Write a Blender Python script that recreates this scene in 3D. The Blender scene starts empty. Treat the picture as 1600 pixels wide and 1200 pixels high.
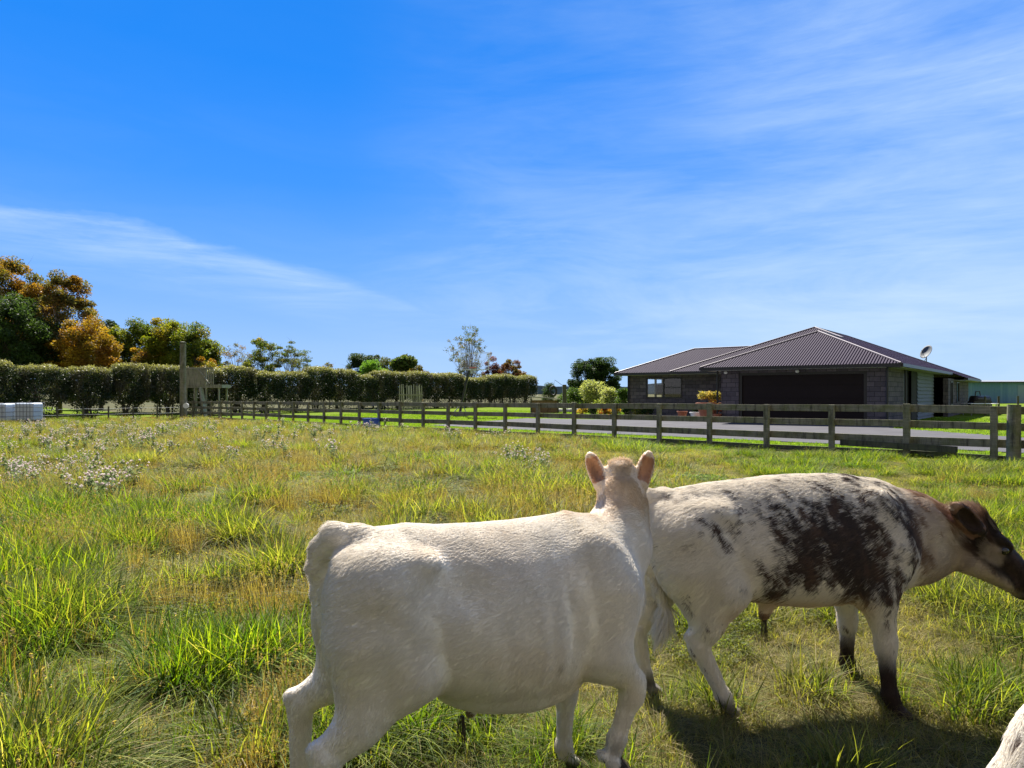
import bpy, math, random, numpy as np
from math import radians as R, sin, cos, pi
random.seed(7); rng = np.random.default_rng(11)
C = bpy.context; sc = C.scene; COL = C.collection
# ------------------------------------------------------------ camera, sky, sun, exposure
cam = bpy.data.cameras.new('camera'); cam_ob = bpy.data.objects.new('camera', cam); COL.objects.link(cam_ob)
cam_ob.location = (0, 0, 1.5); cam_ob.rotation_euler = (pi/2, 0, 0)
cam.lens = 24; cam.sensor_width = 36; cam.shift_y = 13/1600; cam.clip_start = .05; cam.clip_end = 8000; sc.camera = cam_ob
SUN_AZ, SUN_EL = -12, 50
sc.view_settings.view_transform = 'Standard'; sc.view_settings.look = 'None'; sc.view_settings.gamma = 1
sc.view_settings.exposure = 1.6
SKYK = .348
sun = bpy.data.lights.new('sun', 'SUN'); sun.energy = 5.0; sun.angle = R(.53); sun.color = (1, .95, .86)
sun_ob = bpy.data.objects.new('sun', sun); COL.objects.link(sun_ob); sun_ob.location = (-5, 20, 18)
sun_ob.rotation_euler = (-(pi/2-R(SUN_EL)), 0, -R(SUN_AZ))
w = bpy.data.worlds.new('World'); sc.world = w; w.use_nodes = True
nt = w.node_tree; N = nt.nodes; L = nt.links; bg = N['Background']

def mathn(nt, op, a, b=None, c=None, clamp=False):
    n = nt.nodes.new('ShaderNodeMath'); n.operation = op; n.use_clamp = clamp
    for i, v in enumerate((a, b, c)):
        if v is None: continue
        if isinstance(v, (int, float)): n.inputs[i].default_value = v
        else: nt.links.new(v, n.inputs[i])
    return n.outputs[0]
def mixc(nt, f, a, b, mode='MIX'):
    n = nt.nodes.new('ShaderNodeMix'); n.data_type = 'RGBA'; n.blend_type = mode
    for s, v in ((0, f), (6, a), (7, b)):
        if isinstance(v, (int, float)): n.inputs[s].default_value = v
        elif isinstance(v, tuple): n.inputs[s].default_value = (*v[:3], 1)
        else: nt.links.new(v, n.inputs[s])
    return n.outputs[2]
def rampn(nt, f, stops, interp='LINEAR'):
    n = nt.nodes.new('ShaderNodeValToRGB'); n.color_ramp.interpolation = interp
    e = n.color_ramp.elements
    while len(e) < len(stops): e.new(.5)
    for i, (p, c) in enumerate(stops):
        e[i].position = p; e[i].color = (*c, 1) if isinstance(c, tuple) else (c, c, c, 1)
    nt.links.new(f, n.inputs[0]); return n.outputs[0]
def noisen(nt, vec, scale, detail=4, rough=.55, dist=0):
    n = nt.nodes.new('ShaderNodeTexNoise'); n.inputs['Scale'].default_value = scale; n.inputs['Detail'].default_value = detail
    n.inputs['Roughness'].default_value = rough; n.inputs['Distortion'].default_value = dist
    if vec is not None: nt.links.new(vec, n.inputs['Vector'])
    return n.outputs[0]
def mapn(nt, vec, scale=(1, 1, 1), rot=(0, 0, 0), loc=(0, 0, 0)):
    n = nt.nodes.new('ShaderNodeMapping'); n.inputs['Scale'].default_value = scale; n.inputs['Rotation'].default_value = rot
    n.inputs['Location'].default_value = loc; nt.links.new(vec, n.inputs[0]); return n.outputs[0]

def make_world():
    geo = N.new('ShaderNodeTexCoord'); sep = N.new('ShaderNodeSeparateXYZ'); L.new(geo.outputs['Generated'], sep.inputs[0])
    x, y, z = sep.outputs
    grad = rampn(nt, z, [(0, (.40, .63, 1.0)), (.06, (.33, .57, 1.0)), (.17, (.15, .42, 1.0)), (.28, (.055, .315, 1.0)), (.42, (.017, .255, .93)), (1, (.012, .16, .62))])
    sky = N.new('ShaderNodeTexSky'); sky.sky_type = 'NISHITA'; sky.sun_disc = False
    sky.sun_elevation = R(SUN_EL); sky.sun_rotation = R(SUN_AZ); sky.dust_density = .3; sky.ozone_density = 2
    skys = mixc(nt, 1.0, sky.outputs[0], (.07, .07, .07), 'MULTIPLY')
    az = mathn(nt, 'MULTIPLY', mathn(nt, 'ARCTAN2', x, y), 180/pi)
    el = mathn(nt, 'MULTIPLY', mathn(nt, 'ARCSINE', z), 180/pi)
    cmb = N.new('ShaderNodeCombineXYZ'); L.new(az, cmb.inputs[0]); L.new(el, cmb.inputs[1])
    # a slow warp keeps the wisps from running dead straight
    v1 = mapn(nt, cmb.outputs[0], (.035, .16, 1), (0, 0, R(-9)))
    n1 = noisen(nt, v1, 1.0, 8, .62, .7)
    v2 = mapn(nt, cmb.outputs[0], (.02, .07, 1), (0, 0, R(14)), (3.1, 1.7, 0))
    n2 = noisen(nt, v2, 1.0, 6, .6, .5)
    # streak over the left
    a37 = mathn(nt, 'ADD', az, 38)
    line = mathn(nt, 'SUBTRACT', 12.0, mathn(nt, 'MULTIPLY', mathn(nt, 'MULTIPLY', a37, a37), .0055))
    dd = mathn(nt, 'ADD', mathn(nt, 'SUBTRACT', el, line), mathn(nt, 'MULTIPLY', mathn(nt, 'SUBTRACT', n1, .5), 3.5))
    up = mathn(nt, 'SUBTRACT', 1, mathn(nt, 'MULTIPLY', dd, 1.2, clamp=True), clamp=True)
    dn = mathn(nt, 'ADD', 1, mathn(nt, 'MULTIPLY', mathn(nt, 'MINIMUM', dd, 0), .22), clamp=True)
    ends = rampn(nt, mathn(nt, 'DIVIDE', a37, 40), [(0, .8), (.3, 1.0), (.5, .9), (.68, .45), (.95, 0.0)], 'EASE')
    sv = mapn(nt, cmb.outputs[0], (.10, .9, 1), (0, 0, R(9)))
    fine = rampn(nt, noisen(nt, sv, 1.0, 8, .65, .4), [(.3, 0.2), (.7, 1.0)])
    streak = mathn(nt, 'MULTIPLY', mathn(nt, 'MULTIPLY', mathn(nt, 'MULTIPLY', up, dn), ends), mathn(nt, 'MULTIPLY', fine, .85))
    # broad thin veil, thicker to the right
    right = rampn(nt, mathn(nt, 'DIVIDE', mathn(nt, 'ADD', az, 45), 90), [(.32, .0), (.52, .26), (.85, 1.0)], 'EASE')
    veil = rampn(nt, mathn(nt, 'ADD', mathn(nt, 'MULTIPLY', n2, .6), mathn(nt, 'MULTIPLY', n1, .4)), [(.28, 0.0), (.62, 1.0)])
    veil = mathn(nt, 'MULTIPLY', mathn(nt, 'MULTIPLY', veil, mathn(nt, 'ADD', mathn(nt, 'MULTIPLY', fine, .5), .5)), mathn(nt, 'MULTIPLY', right, .74))
    mott = rampn(nt, noisen(nt, mapn(nt, cmb.outputs[0], (.05, .22, 1), (0, 0, R(-6)), (7.3, 2.2, 0)), 1.0, 7, .62, .8), [(.42, 0.0), (.68, 1.0)])
    lowb = rampn(nt, z, [(.02, .5), (.12, 1.0), (.26, .45), (.40, .12)])
    mside = rampn(nt, mathn(nt, 'DIVIDE', mathn(nt, 'ADD', az, 45), 90), [(.35, .12), (.5, .8), (.8, 1.0)])
    low = mathn(nt, 'MULTIPLY', mathn(nt, 'MULTIPLY', mott, lowb), mathn(nt, 'MULTIPLY', mside, .55))
    f = mathn(nt, 'MAXIMUM', mathn(nt, 'MULTIPLY', streak, .85), mathn(nt, 'ADD', veil, mathn(nt, 'MULTIPLY', low, mathn(nt, 'SUBTRACT', 1.0, veil))))
    base = mixc(nt, .02, grad, skys)
    col = mixc(nt, f, base, (.62, .80, 1.0))
    # added fill light: unseen pale sky behind the camera, brightens the shaded sides
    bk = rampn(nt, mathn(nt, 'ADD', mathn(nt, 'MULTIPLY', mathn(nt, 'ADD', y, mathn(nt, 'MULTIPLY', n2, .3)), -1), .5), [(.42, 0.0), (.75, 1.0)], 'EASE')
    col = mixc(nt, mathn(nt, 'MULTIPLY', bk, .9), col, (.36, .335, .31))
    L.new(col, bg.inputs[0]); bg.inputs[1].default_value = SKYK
make_world()

# ------------------------------------------------------------ helpers
def px(x, y, D): return np.array([(x-800)*D/1067, D, 1.5-(y-613)*D/1067])
def tag(o, label=None, cat=None, group=None, kind=None):
    for k, v in (('label', label), ('category', cat), ('group', group), ('kind', kind)):
        if v: o[k] = v
    return o
def empty(name, loc=(0, 0, 0), rz=0, **k):
    o = bpy.data.objects.new(name, None); COL.objects.link(o); o.location = loc; o.rotation_euler = (0, 0, rz); o.empty_display_size = .2
    return tag(o, **k)
def mesh_obj(name, V, F, mat, parent=None, smooth=False, col=None, uv=False, link=True):
    me = bpy.data.meshes.new(name)
    V = np.asarray(V, dtype=np.float32)
    if isinstance(F, np.ndarray):
        n, k = F.shape
        me.vertices.add(len(V)); me.vertices.foreach_set('co', V.ravel())
        me.loops.add(n*k); me.loops.foreach_set('vertex_index', F.astype(np.int32).ravel())
        me.polygons.add(n); me.polygons.foreach_set('loop_start', np.arange(n, dtype=np.int32)*k); me.update(calc_edges=True)
    else:
        me.from_pydata([tuple(map(float, v)) for v in V], [], [list(map(int, f)) for f in F]); me.update()
    if smooth: me.polygons.foreach_set('use_smooth', np.ones(len(me.polygons), dtype=bool))
    if col is not None:
        a = me.attributes.new('col', 'FLOAT_COLOR', 'POINT'); c4 = np.ones((len(V), 4), dtype=np.float32); c4[:, :3] = col
        a.data.foreach_set('color', c4.ravel())
    if uv: auto_uv(me)
    if mat: me.materials.append(mat)
    o = bpy.data.objects.new(name, me)
    if link: COL.objects.link(o)
    if parent: o.parent = parent
    return o
def auto_uv(me):
    uvl = me.uv_layers.new(name='uv')
    for p in me.polygons:
        n = p.normal
        if abs(n.z) < .98:
            l = math.hypot(n.x, n.y); t = (-n.y/l, n.x/l, 0); s = (n.y*t[2]-n.z*t[1], n.z*t[0]-n.x*t[2], n.x*t[1]-n.y*t[0])
        else: t = (1, 0, 0); s = (0, 1, 0)
        for li in p.loop_indices:
            v = me.vertices[me.loops[li].vertex_index].co
            uvl.data[li].uv = (v.x*t[0]+v.y*t[1]+v.z*t[2], v.x*s[0]+v.y*s[1]+v.z*s[2])
class MB:
    def __init__(s): s.V = []; s.F = []
    def add(s, V, F):
        o = len(s.V); s.V += [tuple(map(float, v)) for v in V]; s.F += [tuple(i+o for i in f) for f in F]; return s
    def box(s, lo, hi, rz=0, c=(0, 0, 0)):
        V = [(x, y, z) for z in (lo[2], hi[2]) for x, y in ((lo[0], lo[1]), (hi[0], lo[1]), (hi[0], hi[1]), (lo[0], hi[1]))]
        ca, sa = cos(rz), sin(rz)
        V = [(c[0]+x*ca-y*sa, c[1]+x*sa+y*ca, c[2]+z) for x, y, z in V]
        return s.add(V, [(3, 2, 1, 0), (4, 5, 6, 7), (0, 1, 5, 4), (1, 2, 6, 5), (2, 3, 7, 6), (3, 0, 4, 7)])
    def bar(s, a, b, w, h, up=(0, 0, 1)):
        a = np.array(a, float); b = np.array(b, float); d = b-a; d /= np.linalg.norm(d); u = np.array(up, float)
        sd = np.cross(d, u); sd /= np.linalg.norm(sd); u = np.cross(sd, d)
        V = [p+sd*i*w/2+u*j*h/2 for p in (a, b) for i, j in ((-1, -1), (1, -1), (1, 1), (-1, 1))]
        return s.add(V, [(0, 1, 2, 3), (7, 6, 5, 4), (4, 5, 1, 0), (5, 6, 2, 1), (6, 7, 3, 2), (7, 4, 0, 3)])
    def tube(s, pts, rad, n=8, caps=True):
        pts = [np.array(p, float) for p in pts]; rad = [rad]*len(pts) if isinstance(rad, (int, float)) else rad
        o = len(s.V); prev = None
        for i, p in enumerate(pts):
            d = pts[min(i+1, len(pts)-1)]-pts[max(i-1, 0)]; d /= np.linalg.norm(d)+1e-9
            if prev is None: prev = np.cross(d, (0, 0, 1) if abs(d[2]) < .9 else (1, 0, 0))
            a = prev-d*np.dot(prev, d); a /= np.linalg.norm(a)+1e-9; prev = a; b = np.cross(d, a)
            for k in range(n):
                t = 2*pi*k/n; s.V.append(tuple(p+(a*cos(t)+b*sin(t))*rad[i]))
        for i in range(len(pts)-1):
            for k in range(n):
                s.F.append((o+i*n+k, o+i*n+(k+1) % n, o+(i+1)*n+(k+1) % n, o+(i+1)*n+k))
        if caps:
            s.F.append(tuple(o+k for k in range(n))[::-1]); e = o+(len(pts)-1)*n; s.F.append(tuple(e+k for k in range(n)))
        return s
    def lathe(s, prof, c=(0, 0, 0), n=20):
        o = len(s.V)
        for r, z in prof:
            for k in range(n): s.V.append((c[0]+r*cos(2*pi*k/n), c[1]+r*sin(2*pi*k/n), c[2]+z))
        for i in range(len(prof)-1):
            for k in range(n): s.F.append((o+i*n+k, o+i*n+(k+1) % n, o+(i+1)*n+(k+1) % n, o+(i+1)*n+k))
        s.F.append(tuple(o+k for k in range(n))[::-1]); e = o+(len(prof)-1)*n; s.F.append(tuple(e+k for k in range(n)))
        return s
    def build(s, name, mat, parent=None, smooth=False, off=(0, 0, 0), bevel=0):
        V = [(a-off[0], b-off[1], c-off[2]) for a, b, c in s.V]
        o = mesh_obj(name, V, s.F, mat, parent, smooth, uv=True)
        if bevel:
            m = o.modifiers.new('b', 'BEVEL'); m.width = bevel; m.segments = 2; m.limit_method = 'ANGLE'
        return o
def copy_tree(o, parent=None):
    c = o.copy(); COL.objects.link(c)
    if parent: c.parent = parent
    for ch in list(o.children): copy_tree(ch, c)
    return c

def hash3(i, j, k, s):
    with np.errstate(over='ignore'):
        h = (i.astype(np.int64)*73856093) ^ (j.astype(np.int64)*19349663) ^ (k.astype(np.int64)*83492791) ^ (s*2654435761)
        h = (h ^ (h >> 13))*1274126177; h = (h ^ (h >> 16)) & 0xffffff
    return h/float(0xffffff)
def vnoise(P, s=0):
    P = np.asarray(P, float); i = np.floor(P).astype(np.int64); f = P-i; f = f*f*(3-2*f); r = 0
    for a in (0, 1):
        for b in (0, 1):
            for c in (0, 1):
                wgt = (f[..., 0] if a else 1-f[..., 0])*(f[..., 1] if b else 1-f[..., 1])*(f[..., 2] if c else 1-f[..., 2])
                r = r+wgt*hash3(i[..., 0]+a, i[..., 1]+b, i[..., 2]+c, s)
    return r
def fbm(P, s=0, o=4):
    P = np.asarray(P, float); r = 0; a = .5; t = 0
    for k in range(o): r = r+a*vnoise(P*2**k, s+k*17); t += a; a *= .5
    return r/t
def sst(a, b, x): t = np.clip((x-a)/(b-a), 0, 1); return t*t*(3-2*t)

# ------------------------------------------------------------ materials
def newmat(name):
    m = bpy.data.materials.new(name); m.use_nodes = True; return m, m.node_tree, m.node_tree.nodes['Principled BSDF']
def simple(name, col, rough=.6, metal=0, spec=.5, bump=0, bscale=20, var=.0, vscale=3):
    m, nt, b = newmat(name); b.inputs['Roughness'].default_value = rough; b.inputs['Metallic'].default_value = metal
    b.inputs['Specular IOR Level'].default_value = spec
    tc = nt.nodes.new('ShaderNodeTexCoord').outputs['Object']
    if var:
        n = noisen(nt, tc, vscale, 5, .65)
        lo = tuple(c*(1-var) for c in col); hi = tuple(min(1, c*(1+var)) for c in col)
        nt.links.new(rampn(nt, n, [(.3, lo), (.7, hi)]), b.inputs['Base Color'])
    else: b.inputs['Base Color'].default_value = (*col, 1)
    if bump:
        bn = nt.nodes.new('ShaderNodeBump'); bn.inputs['Strength'].default_value = bump; bn.inputs['Distance'].default_value = .01
        nt.links.new(noisen(nt, tc, bscale, 5), bn.inputs['Height']); nt.links.new(bn.outputs[0], b.inputs['Normal'])
    return m
def leafmat(name, trans=.45, tmul=(1.5, 1.5, .8), rough=.6, spec=.15, inst=False):
    m, nt, b = newmat(name)
    a = nt.nodes.new('ShaderNodeAttribute'); a.attribute_name = 'col'; col = a.outputs['Color']
    if inst:
        d = nt.nodes.new('ShaderNodeAttribute'); d.attribute_name = 'dry'; d.attribute_type = 'INSTANCER'
        straw = mixc(nt, 1.0, (.30, .235, .085), mixc(nt, .6, (1, 1, 1), col), 'MULTIPLY')
        lum = nt.nodes.new('ShaderNodeRGBToBW'); nt.links.new(col, lum.inputs[0])
        st = mixc(nt, 1.0, mixc(nt, 0.0, (1.30, 1.06, .56), (1, 1, 1)), lum.outputs[0], 'MULTIPLY')
        col = mixc(nt, d.outputs['Fac'], col, st)
        oi = nt.nodes.new('ShaderNodeObjectInfo')
        v = mathn(nt, 'ADD', mathn(nt, 'MULTIPLY', oi.outputs['Random'], .5), .75)
        cv = nt.nodes.new('ShaderNodeCombineColor'); [nt.links.new(v, cv.inputs[i]) for i in range(3)]
        col = mixc(nt, 1.0, col, cv.outputs[0], 'MULTIPLY')
    nt.links.new(col, b.inputs['Base Color']); b.inputs['Roughness'].default_value = rough; b.inputs['Specular IOR Level'].default_value = spec
    t = nt.nodes.new('ShaderNodeBsdfTranslucent'); nt.links.new(mixc(nt, 1.0, col, tmul, 'MULTIPLY'), t.inputs[0])
    mx = nt.nodes.new('ShaderNodeMixShader'); mx.inputs[0].default_value = trans
    nt.links.new(b.outputs[0], mx.inputs[1]); nt.links.new(t.outputs[0], mx.inputs[2])
    nt.links.new(mx.outputs[0], nt.nodes['Material Output'].inputs[0]); return m
def woodmat(name, base, green, dark, sc_=1.0):
    m, nt, b = newmat(name); tc = nt.nodes.new('ShaderNodeTexCoord').outputs['Object']
    uv = nt.nodes.new('ShaderNodeTexCoord').outputs['UV']
    g = noisen(nt, mapn(nt, uv, (1.2*sc_, 30*sc_, 1)), 1.0, 5, .6, .4)
    st = noisen(nt, mapn(nt, tc, (2.5, 2.5, 3.5)), 1.0, 6, .7)
    st2 = noisen(nt, mapn(nt, tc, (9, 9, 1.5)), 1.0, 5, .7)
    c = mixc(nt, rampn(nt, g, [(.35, 0.0), (.7, 1.0)]), tuple(x*.6 for x in base), base)
    c = mixc(nt, rampn(nt, st, [(.42, 0.0), (.62, .9)]), c, green)
    c = mixc(nt, rampn(nt, st2, [(.5, 0.0), (.68, .85)]), c, dark)
    nt.links.new(c, b.inputs['Base Color']); b.inputs['Roughness'].default_value = .85; b.inputs['Specular IOR Level'].default_value = .2
    bn = nt.nodes.new('ShaderNodeBump'); bn.inputs['Strength'].default_value = .5; bn.inputs['Distance'].default_value = .01
    nt.links.new(g, bn.inputs['Height']); nt.links.new(bn.outputs[0], b.inputs['Normal']); return m
M = {}
M['leaf'] = leafmat('leaf', .4, (1.5, 1.5, .7))
M['hedge'] = leafmat('hedge_leaf', .3, (1.3, 1.35, .6), .5, .3)
M['grass'] = leafmat('grass_blade', .45, (2.05, 2.1, .5), .55, .08, inst=True)
M['bark'] = simple('bark', (.12, .095, .07), .9, var=.4, bump=.6, vscale=6)
M['fence'] = woodmat('weathered_fence_wood', (.30, .275, .20), (.15, .155, .07), (.04, .038, .03))
M['oldwood'] = woodmat('old_wood', (.36, .34, .28), (.24, .25, .17), (.11, .11, .09))
M['darkwood'] = woodmat('dark_wood', (.12, .11, .08), (.09, .10, .05), (.03, .03, .025))
# ------------------------------------------------------------ terrain
F0 = np.array([9.25, 16.0]); FD = np.array([-.699, .715]); FN = np.array([.715, .699])
def pq(X, Y): return (X-F0[0])*FD[0]+(Y-F0[1])*FD[1], (X-F0[0])*FN[0]+(Y-F0[1])*FN[1]
def gh(X, Y):
    X = np.asarray(X, float); Y = np.asarray(Y, float); p, q = pq(X, Y)
    h = -.3*np.clip(p/41, 0, 1.2)+.2*sst(.5, 12, q)*(1-sst(30, 60, p))
    P = np.stack([X, Y, X*0], -1)
    return h+(.12*(fbm(P*.45, 5, 3)-.5)+.10*(fbm(P*1.7, 9, 2)-.5))*(1-sst(-1.2, 0, q))
def W(p, q, dz=0):
    x, y = F0+FD*p+FN*q; return np.array([x, y, float(gh(x, y))+dz])

def ground_mat():
    m, nt, b = newmat('paddock_soil'); tc = nt.nodes.new('ShaderNodeTexCoord').outputs['Object']
    n1 = noisen(nt, tc, .35, 6, .65); n2 = noisen(nt, tc, 9, 5, .7)
    c = mixc(nt, rampn(nt, n1, [(.4, 0.0), (.6, 1.0)]), (.045, .05, .015), (.085, .07, .03))
    c = mixc(nt, rampn(nt, n2, [(.35, 0.0), (.65, .7)]), c, (.045, .05, .018))
    nt.links.new(c, b.inputs['Base Color']); b.inputs['Roughness'].default_value = 1; b.inputs['Specular IOR Level'].default_value = .1
    bn = nt.nodes.new('ShaderNodeBump'); bn.inputs['Strength'].default_value = .8; bn.inputs['Distance'].default_value = .04
    nt.links.new(n2, bn.inputs['Height']); nt.links.new(bn.outputs[0], b.inputs['Normal']); return m
def grid_mesh(name, xs, ys, zf, mat, keep=None, **k):
    X, Y = np.meshgrid(xs, ys, indexing='ij'); Z = zf(X, Y); V = np.stack([X, Y, Z], -1).reshape(-1, 3)
    ny = len(ys); i, j = np.meshgrid(np.arange(len(xs)-1), np.arange(ny-1), indexing='ij'); a = (i*ny+j).ravel()
    F = np.stack([a, a+ny, a+ny+1, a+1], -1)
    if keep is not None: F = F[keep(V[F].mean(1))]
    return mesh_obj(name, V, F, mat, smooth=True, **k)
xs = np.concatenate([[-3000, -1200, -500, -250, -150, -100], np.arange(-70, -12, 2), np.arange(-12, 14, .2), np.arange(14, 70, 2), [100, 150, 250, 500, 1200, 3000]])
ys = np.concatenate([[-300, -100, -40, -15, -6], np.arange(-3, 16, .2), np.arange(16, 110, 2), [130, 170, 250, 400, 700, 1200, 2500, 4000]])
tag(grid_mesh('ground', xs, ys, gh, ground_mat()), kind='structure')

def lawn_mat():
    m, nt, b = newmat('lawn_turf'); tc = nt.nodes.new('ShaderNodeTexCoord').outputs['Object']
    c = mixc(nt, rampn(nt, noisen(nt, tc, .8, 6, .7), [(.35, 0.0), (.65, 1.0)]), (.10, .16, .02), (.15, .19, .03))
    c = mixc(nt, rampn(nt, noisen(nt, tc, 25, 4, .7), [(.35, 0.0), (.7, .6)]), c, (.06, .10, .015))
    nt.links.new(c, b.inputs['Base Color']); b.inputs['Roughness'].default_value = 1; b.inputs['Specular IOR Level'].default_value = .0
    bn = nt.nodes.new('ShaderNodeBump'); bn.inputs['Strength'].default_value = 1; bn.inputs['Distance'].default_value = .03
    nt.links.new(noisen(nt, tc, 40, 3, .7), bn.inputs['Height']); nt.links.new(bn.outputs[0], b.inputs['Normal']); return m
def pq_sheet(name, ps, qs, dz, mat, poly=None, **k):
    P_, Q_ = np.meshgrid(ps, qs, indexing='ij'); X = F0[0]+FD[0]*P_+FN[0]*Q_; Y = F0[1]+FD[1]*P_+FN[1]*Q_
    V = np.stack([X, Y, gh(X, Y)+dz], -1).reshape(-1, 3); n = len(qs)
    i, j = np.meshgrid(np.arange(len(ps)-1), np.arange(n-1), indexing='ij'); a = (i*n+j).ravel(); F = np.stack([a, a+1, a+n+1, a+n], -1)
    if poly is not None:
        c = np.stack([P_, Q_], -1).reshape(-1, 2)[F].mean(1); ins = np.zeros(len(c), bool)
        for t in range(len(poly)):
            x1, y1 = poly[t]; x2, y2 = poly[(t+1) % len(poly)]
            cr = ((y1 > c[:, 1]) != (y2 > c[:, 1])) & (c[:, 0] < (x2-x1)*(c[:, 1]-y1)/((y2-y1) or 1e-9)+x1); ins ^= cr
        F = F[ins]
    return mesh_obj(name, V, F, mat, smooth=True, **k)
tag(pq_sheet('lawn', np.arange(-25, 60, .5), np.arange(.15, 95, .5), .03, lawn_mat()), kind='structure')
wl_ = lambda V: (V[:, 1]-41.2)*33.3-(V[:, 0]+31.5)*53 > -50
lw2 = grid_mesh('lawn', np.arange(-90, 12, 1.0), np.arange(36, 135, 1.0), lambda X, Y: gh(X, Y)+.03, bpy.data.materials['lawn_turf'], keep=lambda c: wl_(c) & (pq(c[:, 0], c[:, 1])[1] < .2))
tag(lw2, kind='structure')
conc = simple('concrete', (.078, .076, .083), .95, spec=.1, bump=.2, bscale=30, var=.14, vscale=.9)
DP = [(21.5, 2.4), (-14, 2.0), (-14, 6.3), (-1, 7.0), (3.2, 9.5), (3.2, 12.6), (12.5, 14.5), (15.2, 12.2), (16.5, 10), (21.5, 9.2)]
tag(pq_sheet('driveway', np.arange(-14, 22.01, .25), np.arange(2, 15, .25), .05, conc, DP), kind='structure')
# far tree line along the horizon
V = []; F = []
for k, (D, h, seed) in enumerate(((620, 6.5, 1), (900, 11, 2))):
    xs_ = np.linspace(-900, 900, 500); hh = h*(.55+.8*fbm(np.stack([xs_*.02, xs_*0, xs_*0], -1), seed, 5))
    o = len(V)
    for x_, h_ in zip(xs_, hh):
        V += [(x_, D, -1), (x_, D+3, h_), (x_, D+25, h_*.9), (x_, D+30, -1)]
    for i in range(499):
        for j in range(3): F.append((o+i*4+j, o+i*4+4+j, o+i*4+5+j, o+i*4+1+j))
fm = simple('distant_trees', (.10, .145, .15), 1, var=.3, vscale=.05)
tag(mesh_obj('distant_woodland', V, F, fm, smooth=True), 'blue green line of far trees along the horizon', 'woodland', kind='stuff')

# ------------------------------------------------------------ fence
fence = empty('post_and_rail_fence', tuple(W(0, 0)), label='weathered timber post and rail fence between the paddock and the driveway', cat='fence')
fo = tuple(W(0, 0)); SP = 1.70
def rail_pt(k, z): return W(k*SP, .06, z)
for k in range(-4, 29):
    a = W(k*SP, 0); r_ = random.Random(k); wd = .13+.01*r_.random(); tilt = (r_.random()-.5)*.03
    m = MB(); m.box((-wd/2, -.05, -.2), (wd/2, .05, 1.20+(.03 if k % 3 == 0 else .0)), rz=math.atan2(FD[1], FD[0]), c=tuple(a))
    o = m.build('post', M['fence'], fence, off=fo, bevel=.006)
for k in range(-4, 28, 2):
    for (z0, z1) in ((1.03, 1.20), (.68, .84), (.30, .48), (-.08, .13)):
        r_ = random.Random(k*9+int(z0*10)); dz = (r_.random()-.5)*.034
        k2 = min(k+2, 28)
        a = rail_pt(k+.01, (z0+z1)/2+dz); b = rail_pt(k2-.01, (z0+z1)/2-dz)
        if z0 < 0: a[2] -= 0; b[2] -= 0
        MB().bar(a+np.append(FN*.025, 0), b+np.append(FN*.025, 0), .04, z1-z0).build('rail' if z0 > 0 else 'base_board', M['fence'] if z0 > 0 else M['darkwood'], fence, off=fo, bevel=.004)
a = W(-1.05*SP-.28, -.1)
MB().tube([a+(0, 0, -.2), a+(0, 0, .6), a+(.01, 0, 1.24)], [.135, .13, .125], 16).build('strainer_post', M['fence'], fence, off=fo)
brd = MB().bar(W(1.45, -.12, .27), W(-1.05, -.12, .22), .045, .15).build('loose_board', M['darkwood'], None, bevel=.004)
tag(brd, 'dark spare board propped low against the fence near the round post', 'board')

# ------------------------------------------------------------ house
HA = np.array([14.81, 26.0]); HG = .13
def P(t, u, z): return (HA[0]-.782*t+.624*u, HA[1]+.624*t+.782*u, z)
HO = P(0, 0, HG)
HR = math.atan2(-.624, .782)      # local -t direction
house = empty('brick_house', HO, label='long single storey dark brick house with hipped corrugated roof and double garage', cat='house')
def hbox(m, t0, t1, u0, u1, z0, z1):
    V = [P(t, u, z) for z in (z0, z1) for t, u in ((t0, u0), (t0, u1), (t1, u1), (t1, u0))]
    return m.add(V, [(0, 1, 2, 3), (7, 6, 5, 4), (4, 5, 1, 0), (5, 6, 2, 1), (6, 7, 3, 2), (7, 4, 0, 3)])
def brick_mat():
    m, nt, b = newmat('grey_brick'); uv = nt.nodes.new('ShaderNodeTexCoord').outputs['UV']
    br = nt.nodes.new('ShaderNodeTexBrick'); nt.links.new(uv, br.inputs['Vector'])
    br.inputs['Color1'].default_value = (.085, .075, .09, 1); br.inputs['Color2'].default_value = (.15, .13, .145, 1); br.inputs['Mortar'].default_value = (.045, .042, .05, 1)
    br.inputs['Scale'].default_value = 1; br.inputs['Mortar Size'].default_value = .010; br.inputs['Brick Width'].default_value = .40; br.inputs['Row Height'].default_value = .20
    n = noisen(nt, uv, 6, 4)
    nt.links.new(mixc(nt, .35, br.outputs[0], n, 'OVERLAY'), b.inputs['Base Color']); b.inputs['Specular IOR Level'].default_value = .1; b.inputs['Roughness'].default_value = .85
    bn = nt.nodes.new('ShaderNodeBump'); bn.inputs['Strength'].default_value = .6; bn.inputs['Distance'].default_value = .01; bn.invert = True
    nt.links.new(br.outputs['Fac'], bn.inputs['Height']); nt.links.new(bn.outputs[0], b.inputs['Normal']); return m
def roof_mat():
    m, nt, b = newmat('corrugated_roof'); uv = nt.nodes.new('ShaderNodeTexCoord').outputs['UV']; sp = nt.nodes.new('ShaderNodeSeparateXYZ'); nt.links.new(uv, sp.inputs[0])
    s_ = mathn(nt, 'SINE', mathn(nt, 'MULTIPLY', sp.outputs[0], 2*pi/.11))
    bn = nt.nodes.new('ShaderNodeBump'); bn.inputs['Strength'].default_value = 1; bn.inputs['Distance'].default_value = .028
    nt.links.new(s_, bn.inputs['Height']); nt.links.new(bn.outputs[0], b.inputs['Normal'])
    b.inputs['Base Color'].default_value = (.018, .009, .027, 1); b.inputs['Roughness'].default_value = .7; b.inputs['Specular IOR Level'].default_value = .06; return m
M['brick'] = brick_mat(); M['roof'] = roof_mat()
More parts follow.
